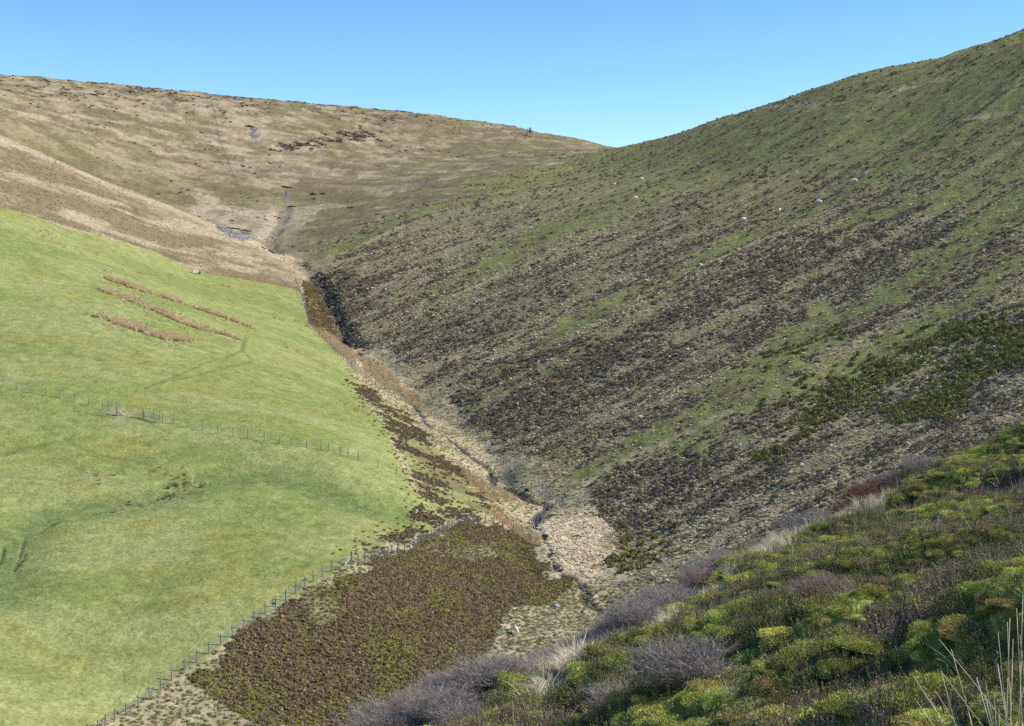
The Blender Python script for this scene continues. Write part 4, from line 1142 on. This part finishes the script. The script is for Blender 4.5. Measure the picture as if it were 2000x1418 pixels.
# ------------------------------------------------------------------ sheep
M_wool = mat_plain('sheep_wool', (.78, .72, .58), .95, .12, 14.0, .05)
M_dark = mat_plain('sheep_dark_fleece', (.04, .035, .03), .9)
def sheep_mesh(name, grazing, patch):
    V = [(-.46, 0, .66), (-.15, 0, .68), (.2, 0, .66), (.42, 0, .67)]; E = [(0, 1), (1, 2), (2, 3)]; Rr = [(.21, .22), (.27, .27), (.27, .27), (.2, .22)]
    hd = [(.58, 0, .60), (.70, 0, .36), (.76, 0, .20)] if grazing else [(.58, 0, .84), (.72, 0, .96), (.86, 0, .88)]
    V += hd; E += [(3, 4), (4, 5), (5, 6)]; Rr += [(.12, .13), (.085, .10), (.05, .055)]
    for sx, sy, root in ((-.42, .12, 0), (-.42, -.12, 0), (.30, .11, 2), (.30, -.11, 2)):
        i = len(V); back = -.05 if sx < 0 else .02
        V += [(sx, sy, .48), (sx + back, sy, .25), (sx, sy, .02)]; E += [(root, i), (i, i + 1), (i + 1, i + 2)]; Rr += [(.10, .09), (.045, .045), (.04, .035)]
    i = len(V); V += [(-.66, 0, .52)]; E += [(0, i)]; Rr += [(.05, .05)]
    for sy in (-1, 1):
        i = len(V); p = hd[1]; V += [(p[0] - .05, sy * .17, p[2] + .06)]; E += [(5, i)]; Rr += [(.03, .015)]
    m = bpy.data.meshes.new(name); m.from_pydata(V, E, [])
    o = bpy.data.objects.new('tmp', m); col.objects.link(o)
    md = o.modifiers.new('skin', 'SKIN'); sv = m.skin_vertices[0].data
    for k, r in enumerate(Rr): sv[k].radius = r
    sv[0].use_root = True
    md2 = o.modifiers.new('sub', 'SUBSURF'); md2.levels = 2; md2.render_levels = 2
    dg = bpy.context.evaluated_depsgraph_get(); dg.update()
    res = bpy.data.meshes.new_from_object(o.evaluated_get(dg)); res.name = name
    bpy.data.objects.remove(o)
    res.materials.clear(); res.materials.append(M_wool); res.materials.append(M_dark)
    for pgn in res.polygons:
        pgn.use_smooth = True
        c = pgn.center
        if patch and abs(c.x - .0) < .16 and c.z > .78: pgn.material_index = 1
    return res
SH = [sheep_mesh('sheep_grazing', True, False), sheep_mesh('sheep_standing', False, False), sheep_mesh('sheep_patched', True, True)]
SHEEP = [((1005, 1224), 2, -55, .92, 'white sheep with a dark back patch, nearest, beside the heather bank'),
         ((1253, 352), 0, 10, 1.1, 'tiny white sheep, upper of the pair near the skyline saddle on the right slope'),
         ((1241, 387), 0, 200, 1.1, 'tiny white sheep, lower of the pair on the smooth green patch of the right slope'),
         ((1201, 359), 1, 90, .8, 'smallest white sheep, left of the pair below the skyline saddle'),
         ((1692, 338), 1, -80, 1.0, 'white sheep on the green strip, highest and nearest the dark peat scar'),
         ((1669, 354), 0, 170, 1.25, 'larger white sheep just below the highest one on the green strip'),
         ((1600, 390), 0, 185, 1.2, 'white sheep in the middle of the green strip on the right slope'),
         ((1523, 406), 1, 70, .9, 'small sheep between two others at the green strip edge'),
         ((1452, 426), 0, 15, 1.1, 'white sheep left of the green strip, on grey tussocks'),
         ((1369, 521), 1, 100, .9, 'lone white sheep lowest down on the right slope, in the green strip')]
for (uv, k, yaw, sc, lb) in SHEEP:
    x, y = at([uv])[0]
    o = bpy.data.objects.new('sheep', SH[k]); col.objects.link(o)
    o.location = (x, y, z1(x, y) + .02); o.rotation_euler = (0, 0, R_(yaw)); o.scale = (sc, sc, sc)
    tag(o, lb, 'sheep', 'sheep grazing the slopes')

# ------------------------------------------------------------------ lone tree on the skyline
tx_, ty_ = at([(1035, 262)])[0]
tr = empty('skyline_tree', tx_, ty_)
V, F = [], []; tube(V, F, (0, 0, -.4), (.1, 0, 1.6), .16, 6, .11); tube(V, F, (.1, 0, 1.5), (-.2, .1, 3.4), .1, 5, .04)
rr = random.Random(5)
for k in range(9):
    a = rr.uniform(0, 6.28); z0 = rr.uniform(1.0, 2.8); tube(V, F, (.05, 0, z0), (math.cos(a) * rr.uniform(.7, 1.4), math.sin(a), z0 + rr.uniform(.2, .9)), .05, 4, .015)
child('trunk', mesh_of('tree_trunk', V, F, mat_plain('tree_bark', (.07, .06, .05), .9)), tr)
V, F = [], []
blobs = [(0, 0, 2.9, .75), (.15, 0, 2.1, .85), (-.2, .2, 1.5, .8), (-1.2, 0, 3.0, .35), (-1.25, 0, 1.8, .4), (1.2, .1, 2.0, .3), (.3, -.2, 3.3, .55), (.1, .1, 1.0, .7)]
for bx, by, bz, br in blobs:
    for _ in range(int(260 * br)):
        d = Vector((rr.gauss(0, 1), rr.gauss(0, 1), rr.gauss(0, 1))).normalized() * br * rr.uniform(.3, 1.05); p = Vector((bx, by, bz)) + d
        s = .13 * rr.uniform(.7, 1.4); q = Vector((rr.uniform(-1, 1), rr.uniform(-1, 1), rr.uniform(-1, 1))).normalized(); t = q.cross(Vector((rr.uniform(-1, 1), rr.uniform(-1, 1), .3))).normalized()
        b0 = len(V); V += [p - q * s, p + t * s * .6, p + q * s]; F.append((b0, b0 + 1, b0 + 2))
child('crown', mesh_of('tree_crown', V, F, mat_plain('tree_foliage', (.035, .05, .03), .9)), tr)
tag(tr, 'small lone wind-shaped dark tree standing on the back hill skyline', 'tree')

# ------------------------------------------------------------------ peat scars: short broken banks in the turf
M_peat = mat_plain('bare_peat', (.030, .024, .020), .95, .4, 3.0, .05)
def scar(u, v, wpx, hpx):
    x, y = at([(u, v)])[0]; w = wpx / FOC * y; h = hpx / FOC * y * .6
    V, F = [], []; n = 9; rr = random.Random(int(u))
    for i in range(n + 1):
        t = i / n * 2 - 1; xx = x + t * w * .5; yy = y + rr.uniform(-.25, .25) + .8 * t * t
        zg = z1(xx, yy); hh = h * (1 - t * t) * rr.uniform(.6, 1.2) + .05
        V += [(xx, yy - .5, zg - .35), (xx, yy - .1, zg + hh), (xx, yy + .6, zg + hh * .9), (xx, yy + 1.8, z1(xx, yy + 1.8) - .2)]
    for i in range(n):
        for k in range(3):
            F.append((i * 4 + k, i * 4 + 4 + k, i * 4 + 5 + k, i * 4 + 1 + k))
    m = mesh_of('peat_bank', V, F, M_peat); m.materials.append(M_turfcap)
    for j, pgn in enumerate(m.polygons):
        pgn.material_index = 1 if j % 3 else 0
    o = bpy.data.objects.new('peat_bank', m); col.objects.link(o); tag(o, kind='structure')
M_turfcap = mat_plain('turf_cap', (.25, .21, .11), .95, .3, 2.0, .05)
for a in [(183, 186, 18, 4), (377, 192, 14, 3), (488, 247, 22, 5), (75, 208, 10, 3), (268, 226, 9, 3), (393, 256, 10, 3), (526, 301, 10, 3), (528, 316, 8, 3), (560, 366, 26, 5), (612, 381, 14, 6), (630, 381, 10, 4), (570, 401, 18, 4),
          (445, 442, 40, 4), (480, 452, 26, 5), (530, 490, 16, 6), (515, 484, 12, 4), (560, 498, 12, 3), (573, 483, 10, 3), (250, 250, 10, 2), (180, 205, 10, 3), (740, 325, 10, 2),
          (1730, 319, 22, 5), (1752, 313, 12, 4), (1714, 327, 12, 3), (1700, 345, 10, 3), (1640, 150, 16, 4), (1700, 234, 16, 3), (1490, 212, 14, 2)]:
    scar(*a)

# ------------------------------------------------------------------ leafless shrubs along the near brow
def shrub_mesh(name, seed, mat, n=105, rad=.55, h=.52, tw=18):
    rr = random.Random(seed); V, F = [], []
    def strip(p, q, w):
        d = q - p; s = d.cross(Vector((rr.uniform(-1, 1), rr.uniform(-1, 1), rr.uniform(-1, 1))))
        if s.length < 1e-5: return
        s.normalize(); b0 = len(V)
        V.extend([p - s * w, p + s * w, q]); F.append((b0, b0 + 1, b0 + 2))
    for _ in range(n):
        a = rr.uniform(0, 6.283); e = rr.uniform(.15, 1.0); rl = rad * math.sqrt(rr.random())
        tip = Vector((math.cos(a) * rl, math.sin(a) * rl, h * rr.uniform(.75, 1.05) * math.sqrt(max(.05, 1 - (rl / rad) ** 2 * .75))))
        base = Vector((tip.x * .35, tip.y * .35, -.1)); prev = base
        for k in range(1, 4):
            t = k / 3; p = base.lerp(tip, t) + Vector((rr.uniform(-.04, .04), rr.uniform(-.04, .04), .05 * math.sin(t * 3)))
            strip(prev, p, .003); strip(p, prev, .003)
            for _k in range(tw // 3):
                q = p + Vector((rr.uniform(-.20, .20), rr.uniform(-.20, .20), rr.uniform(-.05, .16)))
                s0 = prev.lerp(p, rr.random()); strip(s0, q, .0026)
                for _j in range(3):
                    strip(s0.lerp(q, rr.uniform(.3, .9)), q + Vector((rr.uniform(-.09, .09), rr.uniform(-.09, .09), rr.uniform(-.05, .08)))  , .002)
            prev = p
    return mesh_of(name, V, F, mat)
M_tw = [mat_plain('grey_twigs', (.275, .232, .188), .85), mat_plain('brown_twigs', (.27, .20, .155), .85), mat_plain('red_twigs', (.18, .088, .06), .85)]
SHR = [shrub_mesh('shrub_twigs', 200 + s, M_tw[0]) for s in range(4)] + [shrub_mesh('shrub_twigs', 210 + s, M_tw[1]) for s in range(2)] + [shrub_mesh('shrub_twigs_red', 220, M_tw[2])]
def shrub(x, y, k, sc, label, group=None, zs=1.0):
    o = bpy.data.objects.new('leafless_shrub', SHR[k]); col.objects.link(o)
    o.location = (x, y, z1(x, y) - .03); o.rotation_euler = (random.uniform(-.1, .1), random.uniform(-.15, .05), random.uniform(0, 6.28)); o.scale = (sc, sc, sc * zs)
    tag(o, label, 'shrub', group)
x, y, g, M = candidates(12, 50, .55, .40)
k = M['shrub']
cand = sorted(zip(x[k], y[k]), key=lambda p: -p[1])
for i, (a, b) in enumerate(cand):
    kk = random.choice([0, 1, 2, 3, 0, 1, 2, 3, 4, 5]); us = CX + FOC * a / b
    where = ('at the lower left end of' if us < 850 else 'left of the middle of' if us < 1050 else 'right of the middle of' if us < 1230 else 'at the upper right end of')
    shrub(a, b, kk, random.uniform(.5, .85), ('grey' if kk < 4 else 'brown') + ' leafless shrub ' + where + ' the twiggy brow thicket', 'leafless shrubs along the near brow', .75)
for (uv, kk, sc, lb) in [((1335, 1385), 1, .75, 'round grey twiggy shrub alone on the green foreground slope near the bottom edge'),
                         ((1215, 1395), 3, .55, 'small grey twiggy shrub left of the round one at the bottom edge'),
                         ((1690, 1000), 6, .9, 'dark red twiggy shrub on the brow beside pale grass'), ((1655, 1018), 6, .65, 'smaller red twiggy shrub just left of the larger red one on the brow'),
                         ((1740, 975), 4, .75, 'brown twiggy shrub on the brow right of the red shrub'), ((1560, 1062), 2, .9, 'grey twiggy shrub on the brow left of the red shrubs'),
                         ((1480, 1096), 0, .75, 'grey twiggy shrub on the brow at the right end of the thicket'), ((1610, 1040), 1, .9, 'grey-brown twiggy shrub between the red shrubs and the thicket'),
                         ((1840, 925), 3, .9, 'grey twiggy shrub farthest up the brow towards the right'), ((1800, 948), 2, .9, 'grey twiggy shrub second from the right along the brow'),
                         ((1610, 1225), 5, .6, 'low brown twiggy shrub in the middle of the mossy foreground')]:
    a, b = at([uv], 'F')[0]
    shrub(a, b, kk, sc, lb, None, .8)

# ------------------------------------------------------------------ dead grass stems close to the camera
M_stem = mat_plain('dry_stem', (.60, .50, .30), .7, .25, 20.0)
M_stem2 = mat_plain('bleached_stem', (.66, .62, .54), .7, .2, 20.0)
gb = (.80, 2.45)
cl_ = empty('dry_grass_clump', gb[0], gb[1], z1(*gb)); O = Vector(cl_.location)
def stem(tip_uv, ub, Y, w, m):
    """a stem that leaves the ground upright and bends over; ub: its photo column at the lower edge of the picture"""
    zg = z1((ub - CX) / FOC * Y, Y); vg = HY - zg / Y * FOC
    tb = (vg - 1418) / (vg - tip_uv[1]); dirx = (tip_uv[0] - ub) / max(.08, 1 - tb * tb)
    tip = Vector(px(tip_uv[0], tip_uv[1], Y)); foot = Vector(((tip_uv[0] - dirx - CX) / FOC * Y, Y + random.uniform(-.05, .05), 0)); foot.z = z1(foot.x, foot.y) - .03
    V, F, P = [], [], []; n = 10; wob = random.uniform(-.006, .006)
    for i in range(n + 1):
        t = i / n; p = foot.lerp(tip, t); p.x = foot.x + (tip.x - foot.x) * t * t + wob * math.sin(t * 7)
        P.append(p - O)
    for i in range(n):
        tube(V, F, P[i], P[i + 1], w * (1 - .75 * i / n), 5, w * (1 - .75 * (i + 1) / n))
    child('stem', mesh_of('grass_stem', V, F, m, True), cl_)
for (tu, tv, fu, w, mk) in [(1998, 1162, 1990, .0024, 0), (1983, 1188, 1997, .0026, 0), (1970, 1207, 1970, .0028, 0), (1969, 1215, 1973, .0022, 0), (1953, 1235, 1967, .0018, 0), (1981, 1248, 1974, .0022, 0), (1948, 1297, 1966, .0026, 1), (1904, 1323, 1934, .0024, 1),
                             (1837, 1248, 1952, .0020, 0), (1856, 1268, 1898, .0022, 0), (1786, 1323, 1842, .0022, 0), (1836, 1310, 1866, .0022, 0), (1927, 1356, 1940, .0022, 1), (1785, 1363, 1820, .0020, 0), (1830, 1350, 1868, .0016, 0), (1842, 1312, 1912, .0016, 0),
                             (1818, 1364, 1842, .0018, 0), (1992, 1240, 2012, .0020, 0), (2010, 1285, 1985, .0026, 0), (1978, 1295, 1972, .0022, 0), (1921, 1330, 1942, .0014, 0), (1998, 1300, 1990, .0020, 0), (1950, 1385, 1953, .0014, 1), (1938, 1350, 1945, .0016, 1), (2030, 1200, 2010, .0022, 0), (2060, 1260, 2030, .0022, 0)]:
    stem((tu, tv), fu, 2.45 + random.uniform(-.15, .15), w, (M_stem, M_stem2)[mk])
tag(cl_, 'clump of dry pale grass stems at the bottom right corner, closest to the viewer', 'grass clump')

# a dark boulder and a pale stone in the valley
def boulder(name, uv, r, c, label, dz=0.0):
    x, y = at([uv])[0]; bm = bmesh.new(); bmesh.ops.create_icosphere(bm, subdivisions=2, radius=r); rr = random.Random(int(uv[0]))
    for v in bm.verts: v.co *= rr.uniform(.82, 1.15); v.co.z *= .75
    m = bpy.data.meshes.new(name); bm.to_mesh(m); bm.free(); m.materials.append(mat_plain(name + '_rock', c, .95, .3, 6.0, .05))
    o = bpy.data.objects.new(name, m); col.objects.link(o); o.location = (x, y, z1(x, y) + r * .3 + dz); tag(o, label, 'boulder')
boulder('boulder', (1029, 960), .42, (.02, .016, .014), 'round black peaty boulder on the valley floor beside the netted fence')
boulder('boulder', (1087, 1177), .35, (.33, .33, .34), 'grey boulder at the lower tip of the heather bank')
boulder('boulder', (596, 682), .3, (.5, .49, .45), 'small pale boulder alone in the upper pasture')
print('points', NPTS, 'objects', len(bpy.data.objects))
